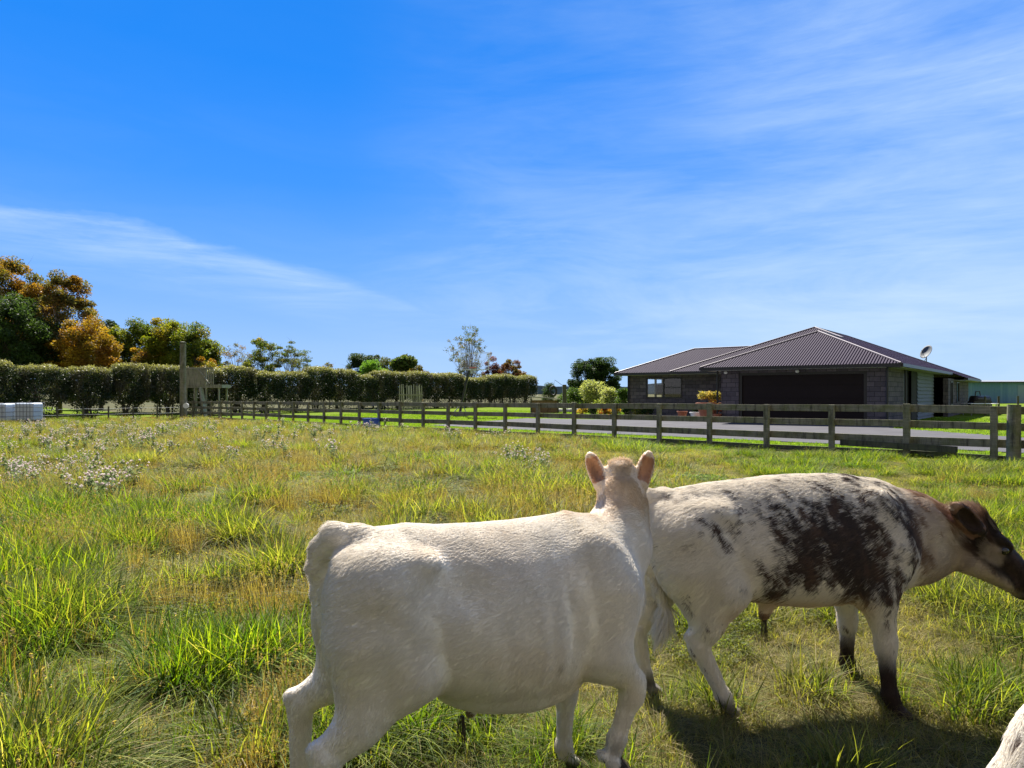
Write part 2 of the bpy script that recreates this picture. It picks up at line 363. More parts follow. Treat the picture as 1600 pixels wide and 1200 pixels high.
M['trim'] = simple('dark_trim', (.018, .016, .018), .4); M['soffit'] = simple('soffit_white', (.34, .35, .38), .8, spec=.1)
M['cladding'] = simple('weatherboard_paint', (.19, .22, .27), .8, spec=.08, var=.08)
M['door'] = simple('garage_door_brown', (.016, .010, .011), .5, spec=.15, var=.1)
M['ridge'] = simple('ridge_metal', (.17, .145, .155), .5, metal=.2)
def glass(name, col=(.9, .95, 1)):
    m, nt, b = newmat(name); b.inputs['Base Color'].default_value = (*col, 1); b.inputs['Roughness'].default_value = .02
    
    g = nt.nodes.new('ShaderNodeBsdfTransparent'); gl = nt.nodes.new('ShaderNodeBsdfGlossy'); gl.inputs['Roughness'].default_value = .02
    fr = nt.nodes.new('ShaderNodeFresnel'); mx = nt.nodes.new('ShaderNodeMixShader'); nt.links.new(mathn(nt, 'ADD', fr.outputs[0], .04), mx.inputs[0])
    nt.links.new(g.outputs[0], mx.inputs[1]); nt.links.new(gl.outputs[0], mx.inputs[2]); nt.links.new(mx.outputs[0], nt.nodes['Material Output'].inputs[0]); return m
M['glass'] = glass('window_glass')
EZ = 2.62; SL = .4245
# walls (each block its own mesh)
def wall(*boxes, mat='brick', name='wall'):
    m = MB()
    for b in boxes: hbox(m, *b)
    return m.build(name, M[mat], house, off=HO)
z0, z1 = HG-.4, 2.50
wall((.55, 1.27, .55, .8, z0, z1), (6.45, 7.25, .55, .8, z0, z1), (1.272, 6.448, .57, .8, 2.36, z1))                 # garage front piers and lintel
wall((.55, .8, .802, 4.2, z0, z1)); wall((7.0, 7.25, .802, 5.4, z0, z1)); wall((.8, 7.0, 4.2, 4.45, z0, z1))
wall((.58, .8, 7.9, 13.4, z0, z1), mat='cladding', name='weatherboard_wall')
m = MB()
for i in range(13):
    za = HG+.02+i*.18; m.add([P(.52, 7.9, za), P(.52, 13.4, za), P(.572, 13.4, za+.18), P(.572, 7.9, za+.18), P(.58, 7.9, za), P(.58, 13.4, za)], [(0, 1, 2, 3), (4, 5, 1, 0)])
m.build('weatherboards', M['cladding'], house, off=HO)
wall((.9, 1.1, 4.46, 7.9, z0, z1), mat='trim', name='recessed_side_door')
wall((7.252, 8.0, 5.1, 5.35, z0, z1), (8.75, 9.0, 5.1, 5.88, z0, z1)); wall((8.0, 8.75, 5.6, 5.7, z0, z1), mat='trim', name='front_door')
# left wing front wall with a window hole t 11.6..13.8, z 1.18..2.33
wall((9.0, 11.6, 5.9, 6.15, z0, z1), (13.8, 14.95, 5.9, 6.15, z0, z1), (11.6, 13.8, 5.9, 6.15, z0, 1.18), (11.6, 13.8, 5.9, 6.15, 2.33, z1))
wall((14.7, 14.95, 6.152, 7.3, z0, z1), (14.7, 14.95, 10.2, 11.5, z0, z1), (14.7, 14.95, 7.3, 10.2, z0, 1.0), (14.7, 14.95, 7.3, 10.2, 2.3, z1)); wall((.8, 11.0, 11.5, 11.75, z0, z1), (13.9, 14.7, 11.5, 11.75, z0, z1), (11.0, 13.9, 11.5, 11.75, z0, .9), (11.0, 13.9, 11.5, 11.75, 2.3, z1))
wall((-.12, .12, 13.42, 14.3, z0, 2.25), (-.12, .12, 15.3, 17.2, z0, 2.25), (-.12, .12, 18.5, 24.0, z0, 2.25), (-.12, .12, 14.3, 15.3, z0, .8), (-.12, .12, 17.2, 18.5, z0, .9), (-.12, .12, 14.3, 15.3, 2.1, 2.25), (-.12, .12, 17.2, 18.5, 2.1, 2.25))
wall((.12, 11.2, 23.8, 24.0, z0, z1)); wall((11.0, 11.2, 11.76, 23.8, z0, z1))
def window(t0, t1, u0, u1, za, zb, axis, mull=1):
    m = MB(); f = .06
    if axis == 't':
        hbox(m, t0, t0+f, u0-.03, u0+.06, za, zb); hbox(m, t1-f, t1, u0-.03, u0+.06, za, zb); hbox(m, t0+f, t1-f, u0-.03, u0+.06, za, za+f); hbox(m, t0+f, t1-f, u0-.03, u0+.06, zb-f, zb)
        for i in range(mull): c = t0+(t1-t0)*(i+1)/(mull+1); hbox(m, c-.03, c+.03, u0-.03, u0+.06, za+f, zb-f)
        hbox(m, t0+f, (t0+t1)/2-.031, u0-.02, u0+.05, (za+zb)/2-.0, (za+zb)/2+.05)
    else:
        hbox(m, t0-.03, t0+.06, u0, u0+f, za, zb); hbox(m, t0-.03, t0+.06, u1-f, u1, za, zb); hbox(m, t0-.03, t0+.06, u0+f, u1-f, za, za+f); hbox(m, t0-.03, t0+.06, u0+f, u1-f, zb-f, zb)
    o = m.build('window', M['trim'], house, off=HO)
    g = MB()
    if axis == 't': hbox(g, t0+f, t1-f, u0+.015, u0+.025, za+f, zb-f)
    else: hbox(g, t0+.015, t0+.025, u0+f, u1-f, za+f, zb-f)
    g.build('pane', M['glass'], o, off=HO)
window(11.6, 13.8, 5.9, 6, 1.18, 2.33, 't'); window(-.12, .1, 14.3, 15.3, .8, 2.1, 'u'); window(-.12, .1, 17.2, 18.5, .9, 2.1, 'u')
# the room behind the front window: back wall with its own window, floor, a dark television, white frame
intr = simple('room_wall', (.55, .52, .45), .8)
wall((9.1, 13.3, 10.4, 10.5, HG, z1), mat='soffit', name='inner_wall')
wall((14.60, 14.66, 8.65, 8.85, 1.0, 2.3), mat='soffit', name='white_curtain')
wall((13.2, 14.2, 8.0, 8.1, 1.35, 1.95), mat='trim', name='inner_screen')
wall((9.05, 14.7, 6.16, 11.5, HG-.02, HG), mat='cladding', name='floor_slab')
# garage door with pressed ribs
m = MB()
for i in range(4):
    za = HG+.01+i*.56; hbox(m, 1.272, 6.448, .66+.0*i, .70, za, za+.54); hbox(m, 1.272, 6.448, .68, .70, za+.54, za+.56)
m.build('garage_door', M['door'], house, off=HO)
m = MB(); hbox(m, 1.272, 1.40, .60, .659, HG, 2.36); hbox(m, 6.32, 6.448, .60, .659, HG, 2.36); hbox(m, 1.402, 6.318, .60, .659, 2.25, 2.36); m.build('door_frame', M['trim'], house, off=HO)
# roof planes
def Z(d): return EZ+SL*d
def rp(t, u, d): return P(t, u, Z(d))
faces = [[rp(0, 0, 0), rp(4, 4, 4), rp(8, 0, 0)],
         [rp(8, 0, 0), rp(4, 4, 4), rp(4, 8.8, 4), rp(8, 4.8, 0)],
         [rp(8, 4.8, 0), rp(4, 8.8, 4), rp(5.9, 10.7, 5.9), rp(11.8, 4.8, 0)],
         [rp(0, 0, 0), rp(0, 16, 0), rp(4, 12, 4), rp(4, 8.8, 4), rp(4, 4, 4)],
         [rp(0, 16, 0), rp(-.7, 16, -.7), rp(-.7, 24.7, -.7), rp(5.9, 18.1, 5.9), rp(5.9, 10.7, 5.9), rp(4, 8.8, 4), rp(4, 12, 4)],
         [rp(11.8, 4.8, 0), rp(5.9, 10.7, 5.9), rp(5.9, 18.1, 5.9), rp(11.8, 24, 0)],
         [rp(-.7, 24.7, -.7), rp(12.5, 24.7, -.7), rp(5.9, 18.1, 5.9)],
         [rp(15.5, 5.3, 0), rp(11.8, 5.3, 0), rp(8.4, 8.7, 3.4), rp(12.1, 8.7, 3.4)],
         [rp(15.5, 5.3, 0), rp(12.1, 8.7, 3.4), rp(15.5, 12.1, 0)],
         [rp(15.5, 12.1, 0), rp(12.1, 8.7, 3.4), rp(8.4, 8.7, 3.4), rp(11.8, 12.1, 0)]]
V = []; F = []
for f in faces:
    a, b, c = (np.array(v) for v in f[:3])
    if np.cross(b-a, c-a)[2] < 0: f = f[::-1]
    F.append(tuple(range(len(V), len(V)+len(f)))); V += f
V = np.array(V)-np.array(HO)
roof = mesh_obj('roof', V, F, M['roof'], house, uv=True)
def cap(a, b, r=.07, name='ridge_cap'):
    a = np.array(a)+(0, 0, .015); b = np.array(b)+(0, 0, .015)
    MB().tube([a, b], r, 8).build(name, M['ridge'], roof, off=HO)
for a, b in (((0, 0, 0), (4, 4, 4)), ((8, 0, 0), (4, 4, 4)), ((4, 4, 4), (4, 8.8, 4)), ((11.8, 4.8, 0), (5.9, 10.7, 5.9)), ((5.9, 10.7, 5.9), (5.9, 18.1, 5.9)), ((4, 8.8, 4), (5.9, 10.7, 5.9)),
             ((5.9, 18.1, 5.9), (-.7, 24.7, -.7)), ((15.5, 5.3, 0), (12.1, 8.7, 3.4)), ((12.1, 8.7, 3.4), (8.4, 8.7, 3.4)), ((12.1, 8.7, 3.4), (15.5, 12.1, 0))): cap(rp(*a), rp(*b), .035)
# eaves: gutter + fascia outside, soffit under
def eave(t0, u0, t1, u1, inn, d=0, sof=.55):
    a = np.array(P(t0, u0, Z(d))); b = np.array(P(t1, u1, Z(d))); i_ = np.array(P(*inn, 0))-np.array(P(0, 0, 0)); i_[2] = 0
    MB().bar(a-i_*.03+(0, 0, -.07), b-i_*.03+(0, 0, -.07), .10, .13).build('gutter', M['trim'], roof, off=HO)
    m = MB(); q = [a+i_*.02+(0, 0, -.15), b+i_*.02+(0, 0, -.15), b+i_*sof+(0, 0, -.15), a+i_*sof+(0, 0, -.15)]
    m.add(q+[v+(0, 0, .02) for v in q], [(0, 1, 2, 3), (7, 6, 5, 4), (0, 4, 5, 1), (1, 5, 6, 2), (2, 6, 7, 3), (3, 7, 4, 0)])
    m.build('soffit', M['soffit'], roof, off=HO)
eave(0, 0, 8, 0, (0, 1)); eave(8, .02, 8, 4.8, (-1, 0)); eave(8.02, 4.8, 11.8, 4.8, (0, 1), sof=.9); eave(11.82, 5.3, 15.5, 5.3, (0, 1)); eave(15.5, 5.32, 15.5, 12.1, (-1, 0))
eave(0, .02, 0, 16, (1, 0)); eave(-.7, 16, -.7, 24.7, (1, 0), -.7, .9)
for (t, u) in ((.55, .5), (7.4, .5), (14.9, 5.82), (.5, 4.3)):
    a = np.array(P(t, u, HG)); MB().tube([a, a+(0, 0, 2.35)], .045, 8).build('downpipe', M['trim'], house, off=HO)
wl = simple('lamp_white', (.8, .8, .8), .4)
for (t, u) in ((7.0, .45), (3.9, .4)):
    a = np.array(P(t, u, 2.40)); MB().lathe([(.02, -.08), (.07, -.06), (.08, 0), (.05, .04)], tuple(a), 12).build('eave_light', wl, house, off=HO)

# satellite dish on the right roof slope
M['grey_metal'] = simple('grey_metal', (.16, .17, .19), .55, metal=.1)
dp = np.array(rp(1.9, 21.3, 1.9)) ; dish = empty('satellite_dish', tuple(dp), label='grey satellite dish tilted on the far right slope of the house roof', cat='satellite dish')
m = MB(); n = 22
ax = np.array([-.75, -.25, .45]); ax /= np.linalg.norm(ax); s_ = np.cross(ax, (0, 0, 1)); s_ /= np.linalg.norm(s_); u_ = np.cross(s_, ax); cc = dp+np.array([.05, 0, .62])
rings = [(0, 0), (.12, .01), (.24, .035), (.36, .08), (.44, .12)]
V = [cc]; F = []
for r, dpt in rings[1:]:
    for k in range(n): V.append(cc+ax*dpt+s_*r*cos(2*pi*k/n)*.9+u_*r*sin(2*pi*k/n)*1.1)
for k in range(n): F.append((0, 1+k, 1+(k+1) % n))
for i in range(3):
    for k in range(n): F.append((1+i*n+k, 1+(i+1)*n+k, 1+(i+1)*n+(k+1) % n, 1+i*n+(k+1) % n))
o = mesh_obj('reflector', [v-dp for v in V], F, simple('dish_grey', (.07, .08, .09), .7), dish, smooth=True); md = o.modifiers.new('s', 'SOLIDIFY'); md.thickness = .02
MB().tube([dp+(0, 0, -.05), dp+(0, 0, .35), cc-ax*.02], [.03, .03, .03], 8).tube([dp+(-.2, .1, -.15), dp+(0, 0, .3)], .02, 6).build('mast', M['grey_metal'], dish, off=tuple(dp))
MB().tube([cc-u_*.4, cc+ax*.42-u_*.12], .012, 6).tube([cc+ax*.36-u_*.08, cc+ax*.46-u_*.12], .035, 8).build('feed_arm', M['grey_metal'], dish, off=tuple(dp))
# ------------------------------------------------------------ trees and hedge
def leaves(cent, rad, n, size, cols, rs, flat=.7, up=.0):
    """n leaf faces scattered round cluster centres"""
    k = len(cent); idx = rs.integers(0, k, n); cent = np.asarray(cent); rad = np.asarray(rad)
    d = rs.normal(size=(n, 3)); d /= np.linalg.norm(d, axis=1)[:, None]; r = rs.random(n)**.45
    c = cent[idx]+d*(r*rad[idx])[:, None]*np.array([1, 1, flat])
    a = rs.normal(size=(n, 3)); a[:, 2] *= .7; a /= np.linalg.norm(a, axis=1)[:, None]
    b = np.cross(a, rs.normal(size=(n, 3))+np.array([0, 0, up])); b /= np.linalg.norm(b, axis=1)[:, None]
    s = size*(.6+.8*rs.random(n))[:, None]; nn = np.cross(a, b)
    V = np.stack([c-a*s, c+b*s*.45+nn*s*.12, c+a*s, c-b*s*.45+nn*s*.12], 1).reshape(-1, 3)
    F = np.arange(n*4).reshape(n, 4)
    cols = np.asarray(cols); cc = cols[rs.integers(0, len(cols), k)][idx]*.6+cols[rs.integers(0, len(cols), n)]*.4
    cc = cc*(.75+.5*rs.random(n))[:, None]
    return V, F, np.repeat(cc, 4, axis=0), c
def make_tree(name, loc, H, W_, trunk, cols, label, group=None, cat='tree', nleaf=6000, size=.13, nclu=60, crad=.55, seed=0, shape=1.0, low=.25, flat=.75, mat='leaf', tips=True, twig=.02, stems=1, hollow=.55):
    rs = np.random.default_rng(seed+100); root = empty(name, loc, label=label, cat=cat, group=group)
    zc = H*(low+(1-low)/2); hz = H*(1-low)/2; cent = []; rad = []
    nclu = int(nclu*1.25)
    while len(cent) < nclu:
        d = rs.normal(size=3); d /= np.linalg.norm(d); r = hollow+(1-hollow)*rs.random()**.6
        q = d*r; wz = q[2]
        wr = W_/2*(1 if wz > 0 else shape)
        lob = .82+.36*vnoise(np.array([[math.atan2(q[1], q[0])*1.3+9, wz*2+5, seed]]), seed)[0]
        cent.append((q[0]*wr*lob, q[1]*wr*lob, zc+wz*hz*(.9+.2*rs.random()))); rad.append(crad*1.15*(.6+.7*rs.random()))
    V, F, cc, _ = leaves(cent, rad, int(nleaf*(3.0 if nleaf > 3000 else 2.0)), size*.72, cols, rs, flat)
    mesh_obj('crown', V, F, M[mat], root, col=cc)
    m = MB()
    for s_ in range(stems):
        bx_ = (rs.random()-.5)*.5*(stems > 1); by_ = (rs.random()-.5)*.4*(stems > 1)
        lean = (rs.random(2)-.5)*(.9 if stems > 1 else .25)*W_*.35
        top = np.array([lean[0], lean[1], H*.8]); pts = [np.array([bx_, by_, -.2]), np.array([bx_+lean[0]*.15, by_+lean[1]*.15, H*.2]), np.array([lean[0]*.5, lean[1]*.5, H*.5]), top]
        m.tube(pts, [trunk*1.15/stems**.5, trunk*.9/stems**.5, trunk*.55/stems**.5, trunk*.12], 7)
        my = [c for i, c in enumerate(cent) if i % stems == s_]
        for c in my:
            c = np.array(c); t = np.clip((c[2]-H*.22)/(H*.75), .08, .9)*(.55+.3*rs.random()); zz = t*H*.8
            k = np.interp(zz, [p[2] for p in pts], [0, 1, 2, 3]); i0 = min(int(k), 2); b0 = pts[i0]+(pts[i0+1]-pts[i0])*(k-i0)
            mid = b0+(c-b0)*.5+np.array([0, 0, -.06*np.linalg.norm(c-b0)])+rs.normal(size=3)*.08
            rr = trunk*.16+twig*.6; m.tube([b0, mid, c], [rr, rr*.6, twig*.4], 5, caps=False)
            if tips:
                for _ in range(3):
                    e = c+rs.normal(size=3)*crad*.7; m.tube([c, (c+e)/2+rs.normal(size=3)*.04, e], [twig*.5, twig*.35, twig*.15], 3, caps=False)
    m.build('trunk', M['bark'], root, smooth=True)
    return root
def at(x, D): return (float((x-800)*D/1067), D, float(gh((x-800)*D/1067, D)))
def Ht(ytop, D, x=400): return 1.5-(ytop-613)*D/1067-at(x, D)[2]
GREEN = [(.035, .065, .015), (.055, .095, .02), (.08, .13, .025)]; DKG = [(.025, .045, .012), (.03, .055, .02), (.045, .075, .028)]
YG = [(.13, .17, .015), (.20, .22, .02), (.07, .11, .015), (.30, .22, .02)]; OR = [(.36, .17, .015), (.26, .12, .015), (.24, .16, .02), (.40, .26, .02), (.14, .12, .02)]
BR = [(.22, .12, .02), (.15, .09, .025), (.11, .10, .025), (.30, .17, .02), (.09, .10, .02)]; RD = [(.11, .03, .025), (.16, .05, .03), (.07, .035, .02)]; OL = [(.12, .13, .05), (.09, .10, .04), (.17, .15, .05)]
TG = 'trees standing beyond the hedge'
# px centre, distance, top px y, width m, palette, label, ...
TR = [
 ('autumn_tree', 2, 62, 400, 8.5, BR+OR+OL, 'tall russet brown autumn tree cut by the left edge of the frame', dict(nleaf=22000, nclu=130, crad=.85, size=.16, low=.12, trunk=.28)),
 ('autumn_tree', 92, 60, 422, 6.6, BR+OR[:2]+OL, 'tall brown and copper autumn tree with visible branches at the left', dict(nleaf=15000, nclu=110, crad=.62, size=.15, low=.22, trunk=.24)),
 ('evergreen_tree', 12, 56, 462, 7.0, DKG+GREEN, 'dense dark green tree in front of the russet trees at the far left', dict(nleaf=20000, nclu=110, crad=.85, size=.15, low=.08, trunk=.25)),
 ('autumn_tree', 132, 57, 500, 4.8, OR+BR[:1], 'low orange autumn tree between the copper tree and the yellow maples', dict(nleaf=14000, nclu=100, crad=.62, size=.13, low=.1, trunk=.14)),
 ('conifer', 158, 74, 496, 4.2, DKG, 'dark bluish conifer top peeping out behind the orange tree', dict(nleaf=8000, nclu=50, crad=.6, size=.14, low=.1, trunk=.2)),
 ('maple_tree', 212, 63, 505, 5.2, YG+GREEN, 'yellow green maple, leftmost of the trio behind the hedge', dict(nleaf=14000, nclu=110, crad=.62, size=.14, low=.08, trunk=.15)),
 ('maple_tree', 262, 62, 500, 4.8, YG, 'yellow green maple with golden top, middle of the trio behind the hedge', dict(nleaf=15000, nclu=120, crad=.62, size=.14, low=.12, trunk=.15)),
 ('maple_tree', 304, 61, 511, 4.4, YG+GREEN, 'yellow green maple just right of the tall round pole', dict(nleaf=11000, nclu=90, crad=.6, size=.14, low=.08, trunk=.15)),
 ('autumn_shrub', 212, 58, 545, 1.6, RD+OR, 'small red orange shrub poking above the hedge below the yellow maples', dict(nleaf=2500, nclu=20, crad=.35, size=.1, low=.1, trunk=.05)),
 ('autumn_shrub', 320, 58, 546, 2.2, OR+YG[:2], 'bright orange shrub right of the tall pole above the hedge', dict(nleaf=3000, nclu=24, crad=.4, size=.1, low=.1, trunk=.05)),
 ('slender_tree', 328, 66, 528, 1.6, GREEN+OL, 'narrow dark green tree right of the orange shrub', dict(nleaf=2500, nclu=26, crad=.4, size=.12, low=.1, trunk=.08)),
 ('sparse_tree', 372, 68, 532, 3.6, OL+BR[:2], 'thin brownish tree with sparse twiggy crown, leftmost of the sparse group', dict(nleaf=2200, nclu=44, crad=.4, size=.1, low=.25, trunk=.07, stems=3)),
 ('sparse_tree', 412, 68, 530, 3.8, YG+GREEN, 'sparse yellow and green tree in the middle of the sparse group', dict(nleaf=4200, nclu=42, crad=.45, size=.11, low=.2, trunk=.09, stems=2)),
 ('sparse_tree', 452, 68, 534, 4.0, OL+GREEN, 'flat topped umbrella shaped sparse tree, rightmost of the sparse group', dict(nleaf=2600, nclu=40, crad=.42, size=.1, low=.55, trunk=.07, stems=4, flat=.4, hollow=.2)),
 ('small_tree', 488, 72, 560, 2.0, OL, 'tiny thin tree top just above the hedge right of the umbrella shaped tree', dict(nleaf=900, nclu=20, crad=.35, size=.1, low=.2, trunk=.05)),
 ('small_tree', 515, 72, 563, 2.2, OL+BR[:1], 'little brownish green tree top above the hedge left of the round dark tree', dict(nleaf=1500, nclu=24, crad=.35, size=.1, low=.2, trunk=.05)),
 ('round_tree', 566, 82, 551, 4.2, DKG, 'round dark green tree top above the middle of the hedge', dict(nleaf=8000, nclu=50, crad=.6, size=.13, low=.1, trunk=.15)),
 ('round_tree', 594, 84, 554, 3.4, OL+DKG, 'grey green rounded tree top right of the round dark tree', dict(nleaf=5000, nclu=40, crad=.55, size=.13, low=.1, trunk=.12)),
 ('bright_shrub', 583, 78, 563, 3.6, [(.16, .30, .03), (.12, .24, .03)], 'bright fresh green shrub in front of the round dark tree top', dict(nleaf=6000, nclu=40, crad=.5, size=.12, low=.1, trunk=.1)),
 ('cabbage_tree', 630, 80, 560, 1.9, GREEN+OL, 'spiky cabbage tree with round head right of the bright green shrub', dict(nleaf=2600, nclu=10, crad=.7, size=.32, low=.62, trunk=.1)),
 ('autumn_shrub', 648, 82, 568, 3.2, BR+YG[:1], 'olive and rust coloured shrub sloping down right of the cabbage tree', dict(nleaf=4000, nclu=30, crad=.5, size=.12, low=.1, trunk=.08)),
 ('poplar_tree', 732, 97, 505, 6.6, GREEN+OL+BR[:1], 'tall loose tree with upright bare branches behind the basketball hoop', dict(nleaf=2900, nclu=130, crad=.42, size=.14, low=.08, trunk=.10, stems=7, hollow=.4, shape=.55)),
 ('copper_tree', 768, 101, 562, 2.9, RD, 'dark red leaved tree immediately right of the basketball hoop', dict(nleaf=4000, nclu=30, crad=.5, size=.12, low=.1, trunk=.1)),
 ('copper_tree', 797, 103, 563, 4.2, RD+BR, 'rounded copper brown tree second from the basketball hoop', dict(nleaf=5000, nclu=40, crad=.5, size=.13, low=.3, trunk=.12)),
 ('dark_tree', 918, 92, 562, 4.6, DKG, 'dark grey green tree left of the house, left one of its twin crowns', dict(nleaf=9000, nclu=60, crad=.6, size=.15, low=.02, trunk=.18)),
 ('dark_tree', 944, 92, 557, 3.8, DKG+GREEN[:1], 'dark grey green tree nearer the house, right one of the twin crowns', dict(nleaf=8000, nclu=55, crad=.6, size=.15, low=.02, trunk=.18)),
 ('small_conifer', 857, 70, 598, 1.0, DKG, 'small dark conifer on the lawn left of the tall garden post', dict(nleaf=2500, nclu=22, crad=.3, size=.08, low=.02, trunk=.05)),
]
for i, (nm, x_, D_, yt, w_, pal, lab, kw) in enumerate(TR):
    kw = dict(kw); tk = kw.pop('trunk'); make_tree(nm, at(x_, D_), Ht(yt, D_, x_), w_, tk, pal, lab, TG if i < 24 else None, seed=i, **kw)

# hedge: a row of clipped shrubs, each its own plant
def hedge_mesh(seed, w_=3.3, dp_=2.4, h_=4.05, openb=1.05):
    rs = np.random.default_rng(seed); n = 22000
    q = rs.random((n*3, 3))*2-1; r4 = (np.abs(q[:, 0])**5+np.abs(q[:, 1])**4+np.abs(q[:, 2])**5)**.22
    q = q[(r4 < 1) & (r4 > .66)][:n]; n = len(q)
    fn = q*np.array([w_/2, dp_/2, (h_-openb)/2])
    z = fn[:, 2]+openb+(h_-openb)/2
    bump = .80+.44*fbm(np.stack([fn[:, 0]*2.0+seed*7, fn[:, 1]*2.0, z*1.8], -1), seed, 4)+.10*(rs.random(n)**4)
    c = np.stack([fn[:, 0]*bump, fn[:, 1]*bump, openb+(z-openb)*(.88+.20*(bump-.80)/.44)], -1)
    # ragged underside and thin places
    gap = fbm(np.stack([c[:, 0]*1.6+seed*3, c[:, 1]*1.6, c[:, 2]*1.6], -1), seed+40, 3)
    keep = ((z > openb+.9*fbm(c*1.3+seed, 60, 2)*1.4) | (rs.random(n) < .3)) & ((gap > .40) | (rs.random(n) < .25)); c = c[keep]
    low = rs.random((900, 3))*np.array([w_*.7, dp_*.6, openb+.3])-np.array([w_*.35, dp_*.3, 0]); c = np.concatenate([c, low]); n = len(c); z = c[:, 2]
    a = rs.normal(size=(n, 3)); a /= np.linalg.norm(a, axis=1)[:, None]; b = np.cross(a, rs.normal(size=(n, 3))); b /= np.linalg.norm(b, axis=1)[:, None]; s = .072*(.6+.8*rs.random(n))[:, None]
    V = np.stack([c-a*s, c+b*s*.45, c+a*s, c-b*s*.45], 1).reshape(-1, 3); F = np.arange(n*4).reshape(n, 4)
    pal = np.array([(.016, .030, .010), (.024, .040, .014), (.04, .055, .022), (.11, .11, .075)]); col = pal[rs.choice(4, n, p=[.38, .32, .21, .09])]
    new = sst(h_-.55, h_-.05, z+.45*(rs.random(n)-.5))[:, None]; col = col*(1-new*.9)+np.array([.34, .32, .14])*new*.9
    brown = sst(.55, .68, fbm(c*.9+seed, 77, 3))[:, None]*.6; col = col*(1-brown)+np.array([.10, .085, .06])*brown
    col = col*(.75+.5*rs.random(n))[:, None]
    return V, F, np.repeat(col, 4, axis=0)
def hedge_trunk(seed, h_=3.4):
    rs = np.random.default_rng(seed); m = MB()
    for k in range(4):
        b0 = np.array([(rs.random()-.5)*1.3, (rs.random()-.5)*.5, -.1]); e = np.array([(rs.random()-.5)*2.4, (rs.random()-.5)*1.0, h_*.85])
        m.tube([b0, b0+(e-b0)*.35+rs.normal(size=3)*.12, b0+(e-b0)*.7+rs.normal(size=3)*.15, e], [.085, .07, .05, .02], 6)
        for j in range(3): c = b0+(e-b0)*(.4+.15*j); m.tube([c, c+np.array([(rs.random()-.5)*1.4, (rs.random()-.5), .9])], [.04, .012], 4, caps=False)
    return m
protos = []
for s_ in range(5):
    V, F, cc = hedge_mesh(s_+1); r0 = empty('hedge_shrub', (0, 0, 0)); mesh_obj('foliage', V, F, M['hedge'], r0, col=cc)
    hedge_trunk(s_+1).build('trunk', M['bark'], r0, smooth=True); protos.append(r0)
HD = math.atan2(53, 33.3); nH = 23; used = set()
wh = ['cut by the left edge of the frame', 'behind the right hand water tank', 'just right of the water tanks', 'below the copper autumn tree', 'below the low orange tree', 'below the leftmost yellow maple',
      'below the middle yellow maple', 'immediately left of the tall round pole', 'behind the wooden play fort', 'below the thin brownish tree', 'below the umbrella shaped tree', 'right of the umbrella shaped tree',
      'halfway between the pole and the garden trellis', 'below the tiny thin tree tops', 'left of the round dark tree top', 'below the round dark tree top', 'below the bright fresh green shrub', 'behind the white garden trellis', 'right of the white garden trellis',
      'behind the basketball pole', 'just right of the basketball pole', 'second from the right end of the hedge', 'at the right end of the hedge']
for i in range(nH):
    u = (i+.4)/nH; t = (-.03+1.06*u)
    x_, y_ = -31.5+33.3*t, 42+53*t
    k = i % 5; o = protos[k] if k not in used else copy_tree(protos[k]); used.add(k)
    o.location = (x_, y_, float(gh(x_, y_))); o.rotation_euler = (0, 0, HD+(pi if i % 2 else 0)); sc_ = .88+.19*random.random(); o.scale = ((.72 if i < 8 else .86)+.20*random.random(), .75+.45*random.random(), sc_)
    tag(o, 'clipped grey green hedge shrub '+wh[i], 'hedge shrub', 'row of clipped hedge shrubs along the far side of the paddock')

# ------------------------------------------------------------ garden plants and shrubs by the house
def bush(name, loc, w_, h_, cols, label, n=3500, size=.06, seed=0, cat='shrub', group=None):
    rs = np.random.default_rng(seed+500); root = empty(name, loc, label=label, cat=cat, group=group); cent = []; rad = []
    for k in range(22):
        a = rs.random()*2*pi; el = rs.random()**.7*pi/2; rr = .5+.35*rs.random()
        cent.append((cos(a)*cos(el)*w_/2*rr, sin(a)*cos(el)*w_/2*rr, .12*h_+sin(el)*h_*.78*rr/.85)); rad.append(w_*.17*(.7+.6*rs.random()))
    V, F, cc, _ = leaves(cent, rad, n, size, cols, rs, .8); V[:, 2] = np.maximum(V[:, 2], .01); mesh_obj('foliage', V, F, M['leaf'], root, col=cc)
    m = MB()
    for c in cent[:10]: m.tube([(0, 0, -.05), (c[0]*.5, c[1]*.5, c[2]*.5), c], [.03, .02, .008], 5, caps=False)
    m.build('stems', M['bark'], root); return root
PY = [(.30, .32, .12), (.24, .27, .10), (.36, .36, .18)]
bush('pale_shrub', at(928, 60), 4.2, 2.4, PY, 'large pale yellow green shrub on the lawn left of the house', 7000, .09, 1)
bush('pale_shrub', at(952, 57), 2.6, 1.9, PY+YG[:1], 'smaller pale shrub between the large pale shrub and the house corner', 5000, .08, 2)
bush('green_shrub', at(897, 62), 3.8, 1.9, GREEN+[(.10, .16, .03)], 'mid green feathery shrub right of the tall garden post', 5000, .08, 3)
bush('green_shrub', at(974, 52), 1.7, 1.9, GREEN, 'dark green shrub touching the left end of the house', 3000, .07, 4)
GB = [(-.2, 'low golden shrub in the bed, leftmost by the lawn', [(.45, .30, .03), (.35, .25, .04)]), (0, 'dark green clump in the bed next to the golden shrub', DKG), (0, 'red orange flowering clump in the garden bed', [(.40, .10, .02), (.20, .12, .03)]),
      (0, 'small orange yellow clump in the bed right of the red flowering one', [(.45, .24, .02), (.18, .14, .03)]), (0, 'dark rounded clump in the bed near the house corner', DKG), (0, 'yellow tipped clump in front of the left wing wall', [(.35, .28, .05), (.05, .08, .02)]), (0, 'dark green clump under the front window', DKG)]
for i, (a, b_, c_) in enumerate(GB):
    bush('garden_plant', at(910+i*17, 40-i*.4), .95, .75, c_, b_, 1500, .04, 20+i, 'plant', 'plants in the garden bed by the house')

